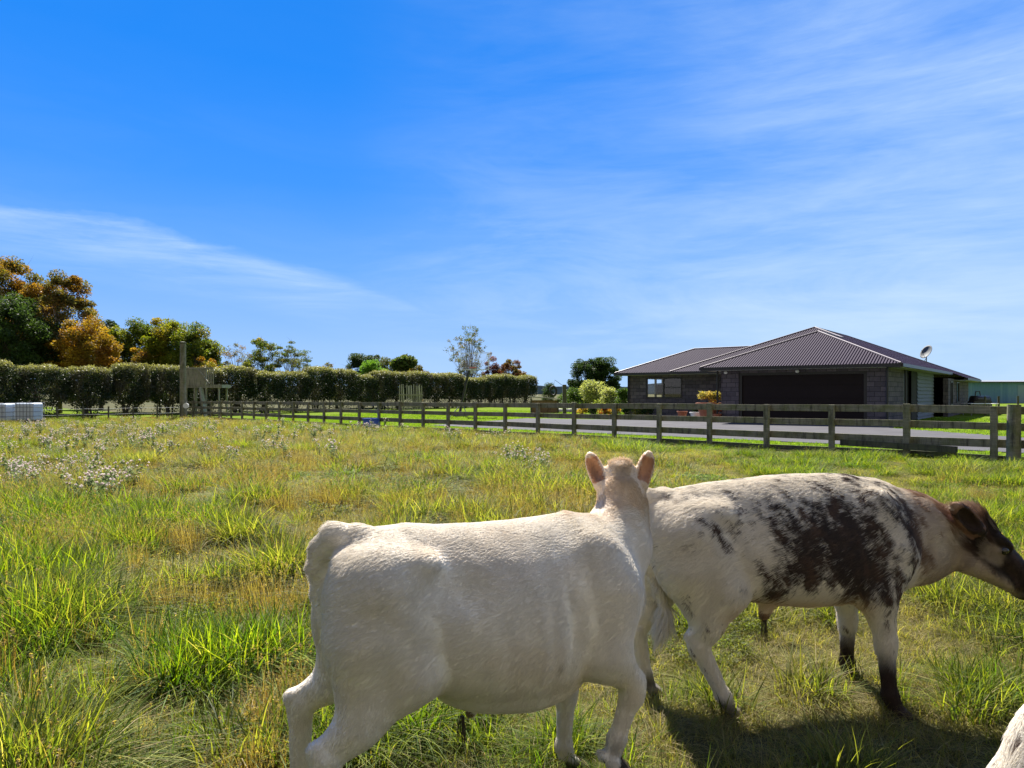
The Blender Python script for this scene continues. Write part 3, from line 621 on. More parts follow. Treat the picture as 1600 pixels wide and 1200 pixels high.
for i in range(9):
    x_, y_, z_ = at(838+i*9, 50); rr = .28
    o = MB().lathe([(.01, -.05), (rr*.9, -.02), (rr, .12), (rr*.7, .27), (rr*.2, .33)], (0, 0, 0), 8)
    for j in range(len(o.V)): v = o.V[j]; f = 1+.3*(vnoise(np.array([[v[0]*4+i*5, v[1]*4, v[2]*4]]), 3)[0]-.5); o.V[j] = (v[0]*f*1.4, v[1]*f, v[2]*f)
    if i == 0: M['rock'] = simple('pale_rock', (.34, .32, .29), .9, var=.3, bump=.5, vscale=5)
    r0 = o.build('garden_rock', M['rock'], smooth=True); r0.location = (x_, y_, z_); tag(r0, 'pale rounded garden rock in the row edging the far lawn', 'rock', 'row of pale rocks edging the lawn')

# pots by the entrance
terra = simple('terracotta', (.34, .12, .06), .8, var=.2); wht = simple('white_paint', (.75, .75, .73), .5); redm = simple('red_paint', (.5, .03, .02), .4)
def pot(loc, r, h, mat, label, cols=None, pw=.8, ph=.6, seed=0):
    root = empty('plant_pot', loc, label=label, cat='plant pot')
    MB().lathe([(r*.65, 0), (r*.8, h*.4), (r, h*.88), (r*1.1, h*.9), (r*1.1, h), (r*.9, h), (r*.85, h*.85)], (0, 0, 0), 18).build('pot', mat, root, smooth=False)
    if cols:
        rs = np.random.default_rng(seed); cent = [((rs.random()-.5)*pw*.7, (rs.random()-.5)*pw*.7, h+ph*(.25+.6*rs.random())) for _ in range(14)]
        V, F, cc, _ = leaves(cent, [pw*.22]*14, 1800, .05, cols, rs); mesh_obj('plant', V, F, M['leaf'], root, col=cc)
    return root
ZD = lambda x, D: (float((x-800)*D/1067), D, float(gh((x-800)*D/1067, D))+.05)
pot(ZD(1066, 33.5), .24, .42, terra, 'terracotta pot on the concrete in front of the left wing')
pot(ZD(1088, 33), .30, .38, wht, 'low white planter beside the big terracotta urn', DKG, .5, .3, 2)
pot(ZD(1108, 31.8), .55, .85, terra, 'big terracotta urn with a yellow bushy plant near the garage', [(.45, .33, .10), (.32, .28, .08), (.22, .2, .05)], 1.15, .55, 3)
pot(ZD(1121, 30.9), .18, .36, terra, 'small terracotta pot with a red flower beside the garage pier', [(.5, .04, .03), (.06, .1, .03)], .35, .5, 4)

# ------------------------------------------------------------ things along the hedge and lawn
# tall round pole
pl = at(285.5, 45); pole = empty('round_pole', pl, label='tall thick round timber pole standing at the left end of the rail fence', cat='pole')
MB().tube([(0, 0, -.3), (0, 0, 2.4), (.01, 0, Ht(537, 45, 285))], [.20, .195, .185], 18).build('shaft', M['fence'], pole)
h_ = Ht(537, 45, 285); MB().lathe([(.20, h_-.0), (.225, h_+.03), (.215, h_+.10), (.05, h_+.14)], (0, 0, 0), 18).build('cap', M['darkwood'], pole)
# play fort
fp = np.array(at(318, 49)); fort = empty('play_fort', tuple(fp), label='weathered wooden play fort on posts with a boarded upper side', cat='play fort')
fz = lambda y: 1.5-(y-613)*49/1067-fp[2]; fx = lambda x: (x-800)*49/1067-fp[0]
for x_ in (291, 304, 322, 342): MB().box((fx(x_)-.05, -.05, -.2), (fx(x_)+.05, .05, fz(600 if x_ > 330 else 574))).build('post', M['oldwood'], fort)
for x_ in (292, 341): MB().box((fx(x_)-.05, 1.4, -.2), (fx(x_)+.05, 1.5, fz(600))).build('post', M['oldwood'], fort)
MB().box((fx(289), -.08, fz(606)), (fx(347), 1.52, fz(601))).build('platform', M['oldwood'], fort)
m = MB(); r_ = random.Random(2)
for i in range(13): a = 290+i*2.55; m.box((fx(a), -.09-.012*(i % 2), fz(602+r_.random()*2)), (fx(a+2.3), -.052-.012*(i % 2), fz(575+r_.random()*2)))
for i in range(3): a = 326+i*3.4; m.box((fx(a), -.09, fz(601)), (fx(a+1.6), -.055, fz(576)))
m.build('side_boards', M['oldwood'], fort)
MB().bar((fx(311), -.15, fz(577)), (fx(328), -.15, fz(599)), .05, .14, (0, 1, 0)).build('brace', M['oldwood'], fort); MB().box((fx(289), -.13, fz(577)), (fx(334), -.092, fz(574))).build('top_rail', M['oldwood'], fort)
MB().bar((fx(316), -.2, fz(606)), (fx(330), -.9, .0), .1, .5, (0, 1, 0)).build('slide', M['oldwood'], fort)
# fence reel
rp_ = np.array(at(290.5, 44)); rl = empty('fence_reel', tuple(rp_), label='white electric fence reel hanging beside the tall round pole', cat='reel'); zc = 1.5-(634-613)*44/1067-rp_[2]
m = MB().tube([(0, -.07, zc), (0, -.05, zc)], .17, 18).tube([(0, .05, zc), (0, .07, zc)], .17, 18); m.build('reel_sides', wht, rl)
MB().tube([(0, -.05, zc), (0, .05, zc)], .09, 12).tube([(0, .07, zc), (0, .07, zc+.3)], .012, 6).build('hub', M['grey_metal'], rl); MB().tube([(0, .09, -.2), (0, .09, zc+.32)], .03, 8).build('stake', M['oldwood'], rl)
# wire fence along the hedge
wf = empty('wire_fence', at(130, 44), label='low post and wire fence running in front of the left part of the hedge', cat='fence'); w0 = at(130, 44)
ends = [np.array(at(-40, 40)), np.array(at(282, 44.6))]
for k in range(9):
    a = ends[0]+(ends[1]-ends[0])*k/8; a[2] = float(gh(a[0], a[1])); MB().tube([a+(0, 0, -.1), a+(0, 0, .95)], .05, 7).build('post', M['darkwood'], wf, off=w0)
for z_ in (.45, .8):
    m = MB(); pts = []
    for k in range(9): a = ends[0]+(ends[1]-ends[0])*k/8; a[2] = float(gh(a[0], a[1]))+z_; pts.append(a)
    m.tube(pts, .008, 4); m.build('wire', wht, wf, off=w0)
# water tanks in cages
plast = simple('tank_plastic', (.55, .62, .70), .35)
def tank(x_, lab):
    loc = at(x_, 40); root = empty('water_tank', loc, label=lab, cat='water tank', group='caged water tanks at the left edge')
    m = MB(); m.box((-.55, -.45, .16), (.55, .45, 1.02)); m.build('tank', plast, root, bevel=.08); MB().lathe([(.12, 1.021), (.12, 1.06), (.02, 1.07)], (0, 0, 0), 14).build('lid', M['trim'], root)
    m = MB()
    for i in range(7):
        x = -.58+i*1.16/6
        for y in (-.48, .48): m.tube([(x, y, .14), (x, y, 1.06)], .010, 5)
    for i in range(5):
        z = .16+i*.22
        for y in (-.485, .485): m.tube([(-.59, y, z), (.59, y, z)], .010, 5)
        for x in (-.59, .59): m.tube([(x, -.485, z), (x, .485, z)], .010, 5)
    m.build('cage', M['grey_metal'], root)
    m = MB()
    for y in (-.4, 0, .4): m.box((-.6, y-.06, 0), (.6, y+.06, .14))
    m.build('pallet', M['darkwood'], root); root.scale = (1, 1, 1.18); return root
tank(45, 'white water tank in a metal cage, the right hand one of the pair'); tank(2, 'white water tank in a metal cage cut by the left edge of the frame')

# basketball hoop
bp = np.array(at(716, 42)); hoop = empty('basketball_hoop', tuple(bp), label='freestanding basketball hoop with clear backboard and red ring', cat='basketball hoop')
bz = lambda y: 1.5-(y-613)*42/1067-bp[2]; bx_ = lambda x: (x-800)*42/1067-bp[0]
blk = simple('black_metal', (.02, .02, .022), .4)
MB().bar((bx_(717), .3, .1), (bx_(733), .1, bz(577)), .13, .13).build('pole', blk, hoop)
MB().bar((bx_(726), .16, bz(600)), (bx_(738), -.25, bz(570)), .06, .06).bar((bx_(732), .05, bz(580)), (bx_(742), -.25, bz(576)), .06, .06).build('arm', blk, hoop)
R_ = R(14); bc = np.array([bx_(742), -.3, 0]); ex = np.array([cos(R_), -sin(R_)*1, 0]); 
def bpnt(u, v): return bc+ex*u+np.array([0, 0, v])
hw, zb, zt = .88, bz(578), bz(552)
m = MB()
for a, b in ((bpnt(-hw, zb), bpnt(hw, zb)), (bpnt(-hw, zt), bpnt(hw, zt)), (bpnt(-hw, zb), bpnt(-hw, zt)), (bpnt(hw, zb), bpnt(hw, zt)), (bpnt(-.28, zb+.15), bpnt(-.28, zb+.6)), (bpnt(.28, zb+.15), bpnt(.28, zb+.6)), (bpnt(-.28, zb+.6), bpnt(.28, zb+.6)), (bpnt(-.28, zb+.15), bpnt(.28, zb+.15))):
    m.tube([a, b], .022, 6)
m.build('board_frame', wht, hoop)
acr = glass('clear_acrylic'); MB().bar(bpnt(-hw, (zb+zt)/2)+(0, .01, 0), bpnt(hw, (zb+zt)/2)+(0, .01, 0), .008, zt-zb).build('backboard', acr, hoop)
ring = simple('ring_red', (.65, .06, .03), .4); rc = bpnt(0, zb+.12)+np.array([-sin(R_), -cos(R_), 0])*.34
m = MB(); m.tube([rc+np.array([.23*cos(t*pi/10), .23*sin(t*pi/10), 0]) for t in range(21)], .018, 6, caps=False); m.bar(rc+(0, .2, 0), rc+(0, .34, 0), .2, .05); m.build('ring', ring, hoop)
m = MB()
for t in range(10):
    a = t*pi/5; m.tube([rc+np.array([.22*cos(a), .22*sin(a), 0]), rc+np.array([.15*cos(a+.3), .15*sin(a+.3), -.2]), rc+np.array([.13*cos(a), .13*sin(a), -.38])], .008, 4, caps=False)
m.build('net', wht, hoop)
MB().box((-.35, -.1, 0), (.55, .9, .28)).build('base', M['grey_metal'], hoop, bevel=.06)
MB().tube([(-.5, -.3, 0), (bx_(722), .2, .9)], .025, 6).tube([(.6, -.3, 0), (bx_(722), .2, .9)], .025, 6).build('stay', M['grey_metal'], hoop)

# garden trellis, tall post, tyre, low shed
tp = np.array(at(642, 66)); tr_ = empty('garden_trellis', tuple(tp), label='bleached white slatted trellis against the hedge', cat='trellis')
m = MB(); r_ = random.Random(5)
for i in range(15): x = -1.1+i*.157; m.bar((x, 0, -.1), (x+(r_.random()-.5)*.2, 0, 2.4+.2*r_.random()), .055, .03, (0, 1, 0))
m.build('slats', simple('bleached_wood', (.42, .40, .38), .8, var=.25), tr_); MB().box((-1.2, -.06, 1.5), (1.2, -.03, 1.6)).box((-1.2, -.06, .4), (1.2, -.03, .5)).build('crosspieces', M['oldwood'], tr_)
gp = np.array(at(882, 40)); gpo = MB().box((-.11, -.11, -.2), (.11, .11, Ht(601, 40, 882))).build('garden_post', M['darkwood'], bevel=.01); gpo.location = tuple(gp); tag(gpo, 'square dark timber post standing alone on the lawn left of the house', 'post')
ty = np.array(px(864.5, 611, 46)); m = MB(); m.tube([ty+np.array([.21*cos(t*pi/12), 0, .30*sin(t*pi/12)]) for t in range(25)], .075, 8, caps=False); t_ = m.build('tyre', simple('rubber', (.015, .015, .015), .7), smooth=True, off=tuple(ty)); t_.location = tuple(ty); tag(t_, 'black tyre hanging above the low woodshed', 'tyre')
m = MB(); m.tube([ty+(0, 0, .29), ty+(.1, 0, .75), ty+(.8, 0, .25), ty+(1.0, .1, -1.3)], .018, 6); t2 = m.build('tyre_hanger', M['grey_metal']); tag(t2, 'thin bent metal hanger that carries the tyre', 'hanger')
sp_ = np.array(at(852, 48)); sh = empty('woodshed', tuple(sp_), label='low open woodshed with a thin sloping roof behind the fence', cat='woodshed')
sx = lambda x: (x-800)*48/1067-sp_[0]; sz = lambda y: 1.5-(y-613)*48/1067-sp_[2]
MB().bar((sx(826), .4, sz(619.5)), (sx(876), .4, sz(624)), 1.3, .07).build('roof', M['oldwood'], sh); m = MB()
m.box((sx(829), 0, -.1), (sx(873), .8, sz(625.5))); m.build('boarded_wall', woodmat('shed_brown', (.30, .18, .10), (.2, .14, .08), (.08, .05, .03)), sh)
for x_ in (830, 872): MB().box((sx(x_)-.05, -.06, -.1), (sx(x_)+.05, .0, sz(623))).build('post', M['darkwood'], sh)
# blue crate by the fence
cp = W(13.05*SP, -.35); cr = empty('blue_crate', tuple(cp), label='small bright blue crate lying by the foot of the fence', cat='crate')
blu = simple('blue_plastic', (.02, .10, .55), .4); m = MB(); m.box((-.36, -.2, .0), (.36, .2, .03)).box((-.36, -.2, .03), (-.33, .2, .42)).box((.33, -.2, .03), (.36, .2, .42)).box((-.33, -.2, .03), (.33, -.17, .42)).box((-.33, .17, .03), (.33, .2, .42)); m.build('crate_body', blu, cr, bevel=.01)
MB().box((-.39, -.225, .421), (.39, -.17, .46)).box((-.39, .17, .421), (.39, .225, .46)).build('rim', blu, cr)

# ------------------------------------------------------------ long pale shed on the right and yard things
sp2 = np.array([58.0, 84.0, 0]); sp2[2] = float(gh(58, 84)); shed = empty('long_shed', tuple(sp2), label='long pale blue grey corrugated shed behind the right end of the house', cat='shed')
def shed_mat():
    m, nt, b = newmat('shed_cladding'); uv = nt.nodes.new('ShaderNodeTexCoord').outputs['UV']; s_ = nt.nodes.new('ShaderNodeSeparateXYZ'); nt.links.new(uv, s_.inputs[0])
    v = mathn(nt, 'SINE', mathn(nt, 'MULTIPLY', s_.outputs[0], 2*pi/.7)); b.inputs['Base Color'].default_value = (.27, .36, .42, 1); b.inputs['Roughness'].default_value = .8; b.inputs['Specular IOR Level'].default_value = .1
    nt.links.new(mixc(nt, mathn(nt, 'GREATER_THAN', noisen(nt, mapn(nt, uv, (.4, 0, 0)), 1), .52), (.13, .25, .40), (.17, .30, .44)), b.inputs['Base Color'])
    bn = nt.nodes.new('ShaderNodeBump'); bn.inputs['Distance'].default_value = .05; nt.links.new(v, bn.inputs['Height']); nt.links.new(bn.outputs[0], b.inputs['Normal']); return m
MB().box((-10, 0, -.5), (30, 12, 2.62)).build('wall', shed_mat(), shed)
MB().add([(-10.3, -.3, 2.68), (30.3, -.3, 2.68), (30.3, 6, 3.0), (-10.3, 6, 3.0), (-10.3, 12.3, 2.68), (30.3, 12.3, 2.68)], [(0, 1, 2, 3), (3, 2, 5, 4)]).build('roof', M['grey_metal'], shed)
MB().box((-10.3, -.42, 2.60), (30.3, -.31, 2.72)).build('gutter', M['trim'], shed)
MB().box((4.2, -.04, .0), (7.0, -.003, 2.3)).build('door', simple('shed_door', (.20, .30, .40), .5), shed)
for i, q_ in enumerate((4.6, 6.4, 9.2)):
    xx, yy = 22.2+q_, 35+q_*.8; o = MB().tube([(0, 0, -.2), (0, 0, 1.1)], .06, 8).build('garden_stake', M['darkwood']); o.location = (xx, yy, float(gh(xx, yy))); tag(o, 'short dark stake standing in the bright lawn beyond the strainer post', 'stake', 'stakes in the lawn right of the house')
# patio table, gas bottle barbecue, swing frame on the right of the house
tb = np.array(P(-1.2, 17.5, HG)); t_ = empty('patio_table', tuple(tb), label='pale outdoor table on the terrace right of the weatherboards', cat='table')
MB().box((-.8, -.45, .70), (.8, .45, .74)).build('table_top', wht, t_, bevel=.01)
for x_ in (-.7, .7):
    for y_ in (-.35, .35): MB().tube([(x_, y_, 0), (x_, y_, .7)], .025, 6).build('leg', M['grey_metal'], t_)
bb = np.array(P(-1.0, 20.5, HG)); b_ = empty('barbecue', tuple(bb), label='dark covered barbecue beside the rear house wall', cat='barbecue')
MB().box((-.55, -.3, .1), (.55, .3, .85)).build('cabinet', M['trim'], b_, bevel=.03); MB().tube([(-.5, 0, .9), (.5, 0, .9)], .27, 14).build('hood', M['trim'], b_, smooth=True); MB().tube([(-.35, -.36, .98), (.35, -.36, .98)], .02, 6).build('handle', M['grey_metal'], b_)
sw = np.array(at(1528, 44)); s_ = empty('folded_frame', tuple(sw), label='thin dark inverted V metal frame right of the house end', cat='frame')
m = MB(); H_ = Ht(614, 44, 1528)+.1
for x_ in (-.35, .35): m.tube([(x_, 0, 0), (x_*.35, 0, H_)], .03, 6)
m.tube([(-.125, 0, H_), (.125, 0, H_)], .03, 6); m.build('frame_tubes', blk, s_); MB().box((-.55, -.2, .62), (.7, .2, .70)).build('shelf', M['oldwood'], s_)
# ------------------------------------------------------------ cattle
class Field:
    def __init__(s, lo, hi, h=.009):
        s.h = h; s.lo = np.array(lo, float); n = np.ceil((np.array(hi)-s.lo)/h).astype(int)+1; s.n = n
        s.ax = [s.lo[i]+np.arange(n[i])*h for i in range(3)]; s.D = np.full(n, 1.0, dtype=np.float32)
    def apply(s, lo, hi, f, k=.03, mode='u'):
        m = k+.03
        i0 = np.clip(np.floor((np.array(lo)-m-s.lo)/s.h).astype(int), 0, s.n); i1 = np.clip(np.ceil((np.array(hi)+m-s.lo)/s.h).astype(int)+1, 0, s.n)
        if (i1 <= i0).any(): return
        sl = tuple(slice(a, b) for a, b in zip(i0, i1))
        X, Y, Z_ = np.meshgrid(*[s.ax[i][sl[i]] for i in range(3)], indexing='ij', sparse=False)
        d = f(np.stack([X, Y, Z_], -1)).astype(np.float32); o = s.D[sl]
        if mode == 'u': h = np.clip(.5+.5*(o-d)/k, 0, 1); s.D[sl] = o*(1-h)+d*h-k*h*(1-h)
        else: d = -d; h = np.clip(.5-.5*(o-d)/k, 0, 1); s.D[sl] = o*(1-h)+d*h+k*h*(1-h)
    def cone(s, a, b, ra, rb, k=.03, mode='u'):
        a = np.array(a, float); b = np.array(b, float); r = max(ra, rb)
        def f(Pt):
            ab = b-a; t = np.clip(((Pt-a)@ab)/(ab@ab), 0, 1); return np.linalg.norm(Pt-a-t[..., None]*ab, axis=-1)-(ra+(rb-ra)*t)
        s.apply(np.minimum(a, b)-r, np.maximum(a, b)+r, f, k, mode)
    def ell(s, c, r, Rm=None, k=.03, mode='u'):
        c = np.array(c, float); r = np.array(r, float); Rm = np.eye(3) if Rm is None else Rm; mr = r.max()
        def f(Pt):
            q = (Pt-c)@Rm; k0 = np.linalg.norm(q/r, axis=-1); k1 = np.linalg.norm(q/(r*r), axis=-1)+1e-9; return k0*(k0-1)/k1
        ext = np.abs(Rm)@r
        s.apply(c-ext, c+ext, f, k, mode)
    def mesh(s):
        D = s.D; ins = D < 0; n = s.n; h = s.h
        acc = np.zeros((*(n-1), 3), np.float32); cnt = np.zeros(tuple(n-1), np.float32)
        import itertools as it
        cs = lambda o: tuple(slice(o[i], n[i]-1+o[i]) for i in range(3))
        for ax in range(3):
            for o in it.product((0, 1), repeat=3):
                if o[ax]: continue
                o2 = list(o); o2[ax] = 1
                d0 = D[cs(o)]; d1 = D[cs(o2)]; m = (d0 < 0) != (d1 < 0); t = np.where(m, d0/(d0-d1+1e-12), 0)
                for j in range(3): acc[..., j] += m*(o[j] if j != ax else t)
                cnt += m
        act = cnt > 0; idx = np.full(tuple(n-1), -1, np.int64); idx[act] = np.arange(act.sum())
        ijk = np.argwhere(act); V = s.lo+(ijk+acc[act]/cnt[act][:, None])*h; F = []
        for ax in range(3):
            b, c = (ax+1) % 3, (ax+2) % 3
            sl0 = [slice(1, n[i]-1) for i in range(3)]; sl0[ax] = slice(0, n[ax]-1); sl1 = list(sl0); sl1[ax] = slice(1, n[ax])
            a0 = ins[tuple(sl0)]; a1 = ins[tuple(sl1)]; ch = np.argwhere(a0 != a1); base = ch+np.array([0 if i == ax else 1 for i in range(3)])
            flip = a0[tuple(ch.T)]
            q = []
            for db, dc in ((0, 0), (1, 0), (1, 1), (0, 1)):
                e = base.copy(); e[:, b] -= 1-db; e[:, c] -= 1-dc; q.append(idx[tuple(e.T)])
            q = np.stack(q, -1); q = np.where(flip[:, None], q, q[:, ::-1]); F.append(q)
        return V, np.concatenate(F)

def frame(fwd, up=(0, 0, 1)):
    f = np.array(fwd, float); f /= np.linalg.norm(f); l = np.cross(up, f); l /= np.linalg.norm(l); u = np.cross(f, l)
    return np.stack([f, l, u], 1)      # columns: forward, left, up

def calf(spec):
    """spec in the calf's own frame: +x forward, +y its left, z up, origin under the tail head."""
    S = Field((-.26, -.42, -.02), spec['hi'], spec.get('h', .009))
    T = np.array(spec['torso']); xs_ = T[:, 0]
    def torso(Pt):
        x = Pt[..., 0]; xc = np.clip(x, xs_[0], xs_[-1])
        top = np.interp(xc, xs_, T[:, 1]); bot = np.interp(xc, xs_, T[:, 2]); wd = np.interp(xc, xs_, T[:, 3])
        pad = .05
        hz = (top-bot)/2; cz = bot+hz*(.84); q = Pt[..., 2]-cz
        zz = np.where(q > 0, q/(hz*1.16), -q/(hz*.84)); yy = np.abs(Pt[..., 1])/wd
        # narrower towards the spine, full at mid height
        nar = 1-.12*np.clip(q/hz, 0, 1)**1.5; e = np.where(q > 0, 2.0, 2.3)
        rr = ((yy/nar)**e+zz**e)**(1/e)
        d = (rr-1)*np.minimum(wd, hz)*.9
        dx = np.maximum(np.maximum(xs_[0]-x, x-xs_[-1]), 0)
        return np.where(dx > 0, np.sqrt(np.maximum(d, 0)**2+dx**2)+np.minimum(d, 0)*0, d)
    S.apply((xs_[0]-.02, -T[:, 3].max(), T[:, 2].min()), (xs_[-1]+.02, T[:, 3].max(), T[:, 1].max()), torso, .05)
    for c, r, k in spec.get('lumps', []): S.ell(c, r, k=k)
    for c, r, k in spec.get('cuts', []): S.ell(c, r, k=k, mode='s')
    for pts, rad, k in spec['limbs']:
        for i in range(len(pts)-1): S.cone(pts[i], pts[i+1], rad[i], rad[i+1], k)
    # hooves: two claws each
    for c, hd, tip in spec['hooves']:
        f = np.array([cos(hd), sin(hd), 0]); l = np.array([-sin(hd), cos(hd), 0]); c = np.array(c, float)
        for sgn in (-1, 1):
            a = c+l*.020*sgn; b = a+f*.055+np.array([0, 0, -.035 if not tip else -.05]); S.cone(a, b, .028, .020, .006)
        S.ell(c-f*.035+(0, 0, .02), (.016, .03, .014), k=.012)
    # head
    hc = np.array(spec['head'][0], float); Rm = frame(spec['head'][1], spec['head'][2]); g = spec.get('hs', 1.0)
    tr = lambda p: hc+Rm@(np.array(p, float)*g)
    E = lambda c, r, k=.03, mode='u', R2=None: S.ell(tr(c), np.array(r)*g, Rm if R2 is None else R2, k, mode)
    Cn = lambda a, b, ra, rb, k=.03: S.cone(tr(a), tr(b), ra*g, rb*g, k)
    E((.045, 0, -.035), (.115, .095, .105)); E((-.0, 0, .048), (.06, .062, .042), .04)
    Cn((.08, 0, -.01), (.31, 0, -.035), .083, .052, .03); E((.20, 0, -.02), (.14, .058, .055), .03)
    E((.345, 0, -.045), (.052, .062, .052), .02); E((.355, 0, -.085), (.045, .045, .03), .015)
    for y in (-1, 1):
        E((.085, y*.045, -.10), (.10, .042, .075), .03); E((.135, y*.070, .022), (.05, .026, .022), .02)
        Cn((.09, y*.04, -.13), (.30, y*.022, -.088), .045, .030, .03)
        E((.150, y*.098, -.006), (.026, .020, .018), .012, 's')
        E((.392, y*.030, -.035), (.018, .014, .011), .008, 's')
    E((.385, 0, -.0855), (.06, .08, .004), .006, 's')
    S.ell(tr((.15, -.076, -.008)), np.array((.021, .021, .021))*g, k=.002); S.ell(tr((.15, .076, -.008)), np.array((.021, .021, .021))*g, k=.002)
    ears = []; es = spec.get('es', 1.0)
    for y, (od, nd) in zip((-1, 1), spec['ears']):
        od = np.array(od, float); od /= np.linalg.norm(od); nd = np.array(nd, float); nd -= od*(nd@od); nd /= np.linalg.norm(nd); sd = np.cross(od, nd)
        Re = Rm@np.stack([od, sd, nd], 1); base = tr((.005, y*.085, -.012)); c = base+Re@np.array([.066, 0, 0])*g*es; g0 = g; g = g*es
        S.cone(base, base+Re@np.array([.03, 0, 0])*g, .030*g, .026*g, .02)
        S.ell(c, np.array((.076, .038, .021))*g, Re, k=.016); S.ell(c+Re@np.array([.045, 0, 0])*g, np.array((.046, .021, .015))*g, Re, k=.02)
        S.ell(c+Re@np.array([.008, 0, .024])*g, np.array((.058, .025, .026))*g, Re, k=.006, mode='s'); ears.append((c, Re)); g = g0
    # broad, uneven surface: folds, muscle and rib ripple
    def rip(Pt): return None
    X, Y, Z_ = np.meshgrid(*[a[::4] for a in S.ax], indexing='ij')
    V, F = S.mesh()
    nz = (fbm(V*np.array([7, 7, 5]), 3, 3)-.5)*.009
    rib = np.sin(V[:, 0]*2*pi/.085+V[:, 2]*2.5)*.0003*sst(.42, .55, V[:, 0])*(1-sst(.85, .98, V[:, 0]))*(1-sst(.86, .95, V[:, 2]))
    me = bpy.data.meshes.new('tmp')
    # vertex normals from faces
    fn = np.cross(V[F[:, 2]]-V[F[:, 0]], V[F[:, 3]]-V[F[:, 1]]); vn = np.zeros_like(V)
    for j in range(4): np.add.at(vn, F[:, j], fn)
    vn /= np.linalg.norm(vn, axis=1)[:, None]+1e-12
    body = sst(.35, .5, V[:, 2])
    V = V+vn*((nz+rib)*body)[:, None]
    return dict(brush=spec.get('brush', 0), V=V, F=F, N=vn, ears=ears, tr=tr, Rm=Rm, hc=hc, g=g)

def fur_mat(name, base_attr='col'):
    m, nt, b = newmat(name)
    a = nt.nodes.new('ShaderNodeAttribute'); a.attribute_name = base_attr; col = a.outputs['Color']
    hi = nt.nodes.new('ShaderNodeHairInfo'); v = mathn(nt, 'ADD', mathn(nt, 'MULTIPLY', hi.outputs['Random'], .12), .94)
    cv = nt.nodes.new('ShaderNodeCombineColor'); [nt.links.new(v, cv.inputs[i]) for i in range(3)]
    col = mixc(nt, 1.0, col, cv.outputs[0], 'MULTIPLY'); nt.links.new(col, b.inputs['Base Color']); b.inputs['Roughness'].default_value = .55; b.inputs['Specular IOR Level'].default_value = .18
    t = nt.nodes.new('ShaderNodeBsdfTranslucent'); nt.links.new(col, t.inputs[0])
    mx = nt.nodes.new('ShaderNodeMixShader'); mx.inputs[0].default_value = .12; nt.links.new(b.outputs[0], mx.inputs[1]); nt.links.new(t.outputs[0], mx.inputs[2])
    nt.links.new(mx.outputs[0], nt.nodes['Material Output'].inputs[0]); return m
def skin_mat():
    m, nt, b = newmat('calf_hide'); a = nt.nodes.new('ShaderNodeAttribute'); a.attribute_name = 'col'
    nt.links.new(a.outputs['Color'], b.inputs['Base Color']); b.inputs['Roughness'].default_value = .6; b.inputs['Specular IOR Level'].default_value = .25
    tc = nt.nodes.new('ShaderNodeTexCoord').outputs['Object']; bn = nt.nodes.new('ShaderNodeBump'); bn.inputs['Strength'].default_value = .25; bn.inputs['Distance'].default_value = .003
    nt.links.new(noisen(nt, mapn(nt, tc, (60, 60, 14)), 1, 4, .7), bn.inputs['Height']); nt.links.new(bn.outputs[0], b.inputs['Normal']); return m
M['fur'] = fur_mat('calf_fur'); M['hide'] = skin_mat()
M['eye'] = simple('eye_dark', (.012, .008, .006), .06, spec=.9)

def build_calf(spec, colf, loc, heading, label, group, nfur=90000, flen=.022, seed=1):
    g = calf(spec); V, F, Nn = g['V'], g['F'], g['N']; col = colf(V, g, 0)
    root = empty('calf', loc, heading, label=label, cat='calf', group=group)
    mesh_obj('body', V, F, M['hide'], root, smooth=True, col=col)
    for y in (-1, 1):
        m = MB(); c = g['tr']((.151, y*.080, -.008)); r = .0185*g['g']
        m.lathe([(r*sin(pi*i/10)+1e-4, -r*cos(pi*i/10)) for i in range(11)], tuple(c), 16).build('eye', M['eye'], root, smooth=True)
    # fur
    r_ = np.random.default_rng(seed)
    tri = V[F]; A = np.linalg.norm(np.cross(tri[:, 2]-tri[:, 0], tri[:, 3]-tri[:, 1]), axis=1); A = A*(1+1.2*(Nn[F[:, 0]][:, 2] > -.2))
    cen = tri.mean(1); A = A*np.where(cen[:, 2] < .07, 0, 1)
    cum = np.cumsum(A); fi = np.searchsorted(cum, r_.random(nfur)*cum[-1]); fi = np.minimum(fi, len(F)-1)
    a, b = r_.random((2, nfur, 1)); q = tri[fi]
    root_p = (q[:, 0]*(1-a)+q[:, 1]*a)*(1-b)+(q[:, 3]*(1-a)+q[:, 2]*a)*b
    n = Nn[F[fi, 0]]
    ff = spec['flow'](root_p, g)
    ff = ff+(fbm(root_p*6, 4, 2)[:, None]-.5)*np.array([.0, .6, .6])+(r_.random((nfur, 3))-.5)*.16
    ft = ff-n*(ff*n).sum(1)[:, None]; ft /= np.linalg.norm(ft, axis=1)[:, None]+1e-9
    ln, rad, lift = spec['hair'](root_p, g, n)
    ln = (ln*(.6+.8*r_.random(nfur)))[:, None]; lift = lift[:, None]
    d = ft+n*lift; d /= np.linalg.norm(d, axis=1)[:, None]
    p0 = root_p-n*.002; p1 = root_p+d*ln*.5+n*ln*.05; p2 = root_p+d*ln+n*ln*.02-np.array([0, 0, .05])*ln
    hc = bpy.data.hair_curves.new('fur'); hc.add_curves([3]*nfur)
    hc.points.foreach_set('position', np.stack([p0, p1, p2], 1).astype(np.float32).ravel())
    ra = hc.attributes.get('radius') or hc.attributes.new('radius', 'FLOAT', 'POINT')
    ra.data.foreach_set('value', (np.array([1, .8, .15])[None]*rad[:, None]).astype(np.float32).ravel())
    ca = hc.attributes.new('col', 'FLOAT_COLOR', 'CURVE'); c4 = np.ones((nfur, 4), np.float32); c4[:, :3] = colf(root_p, g, 1); ca.data.foreach_set('color', c4.ravel())
    ho = bpy.data.objects.new('fur', hc); COL.objects.link(ho); ho.parent = root; hc.materials.append(M['fur'])
    return root, g

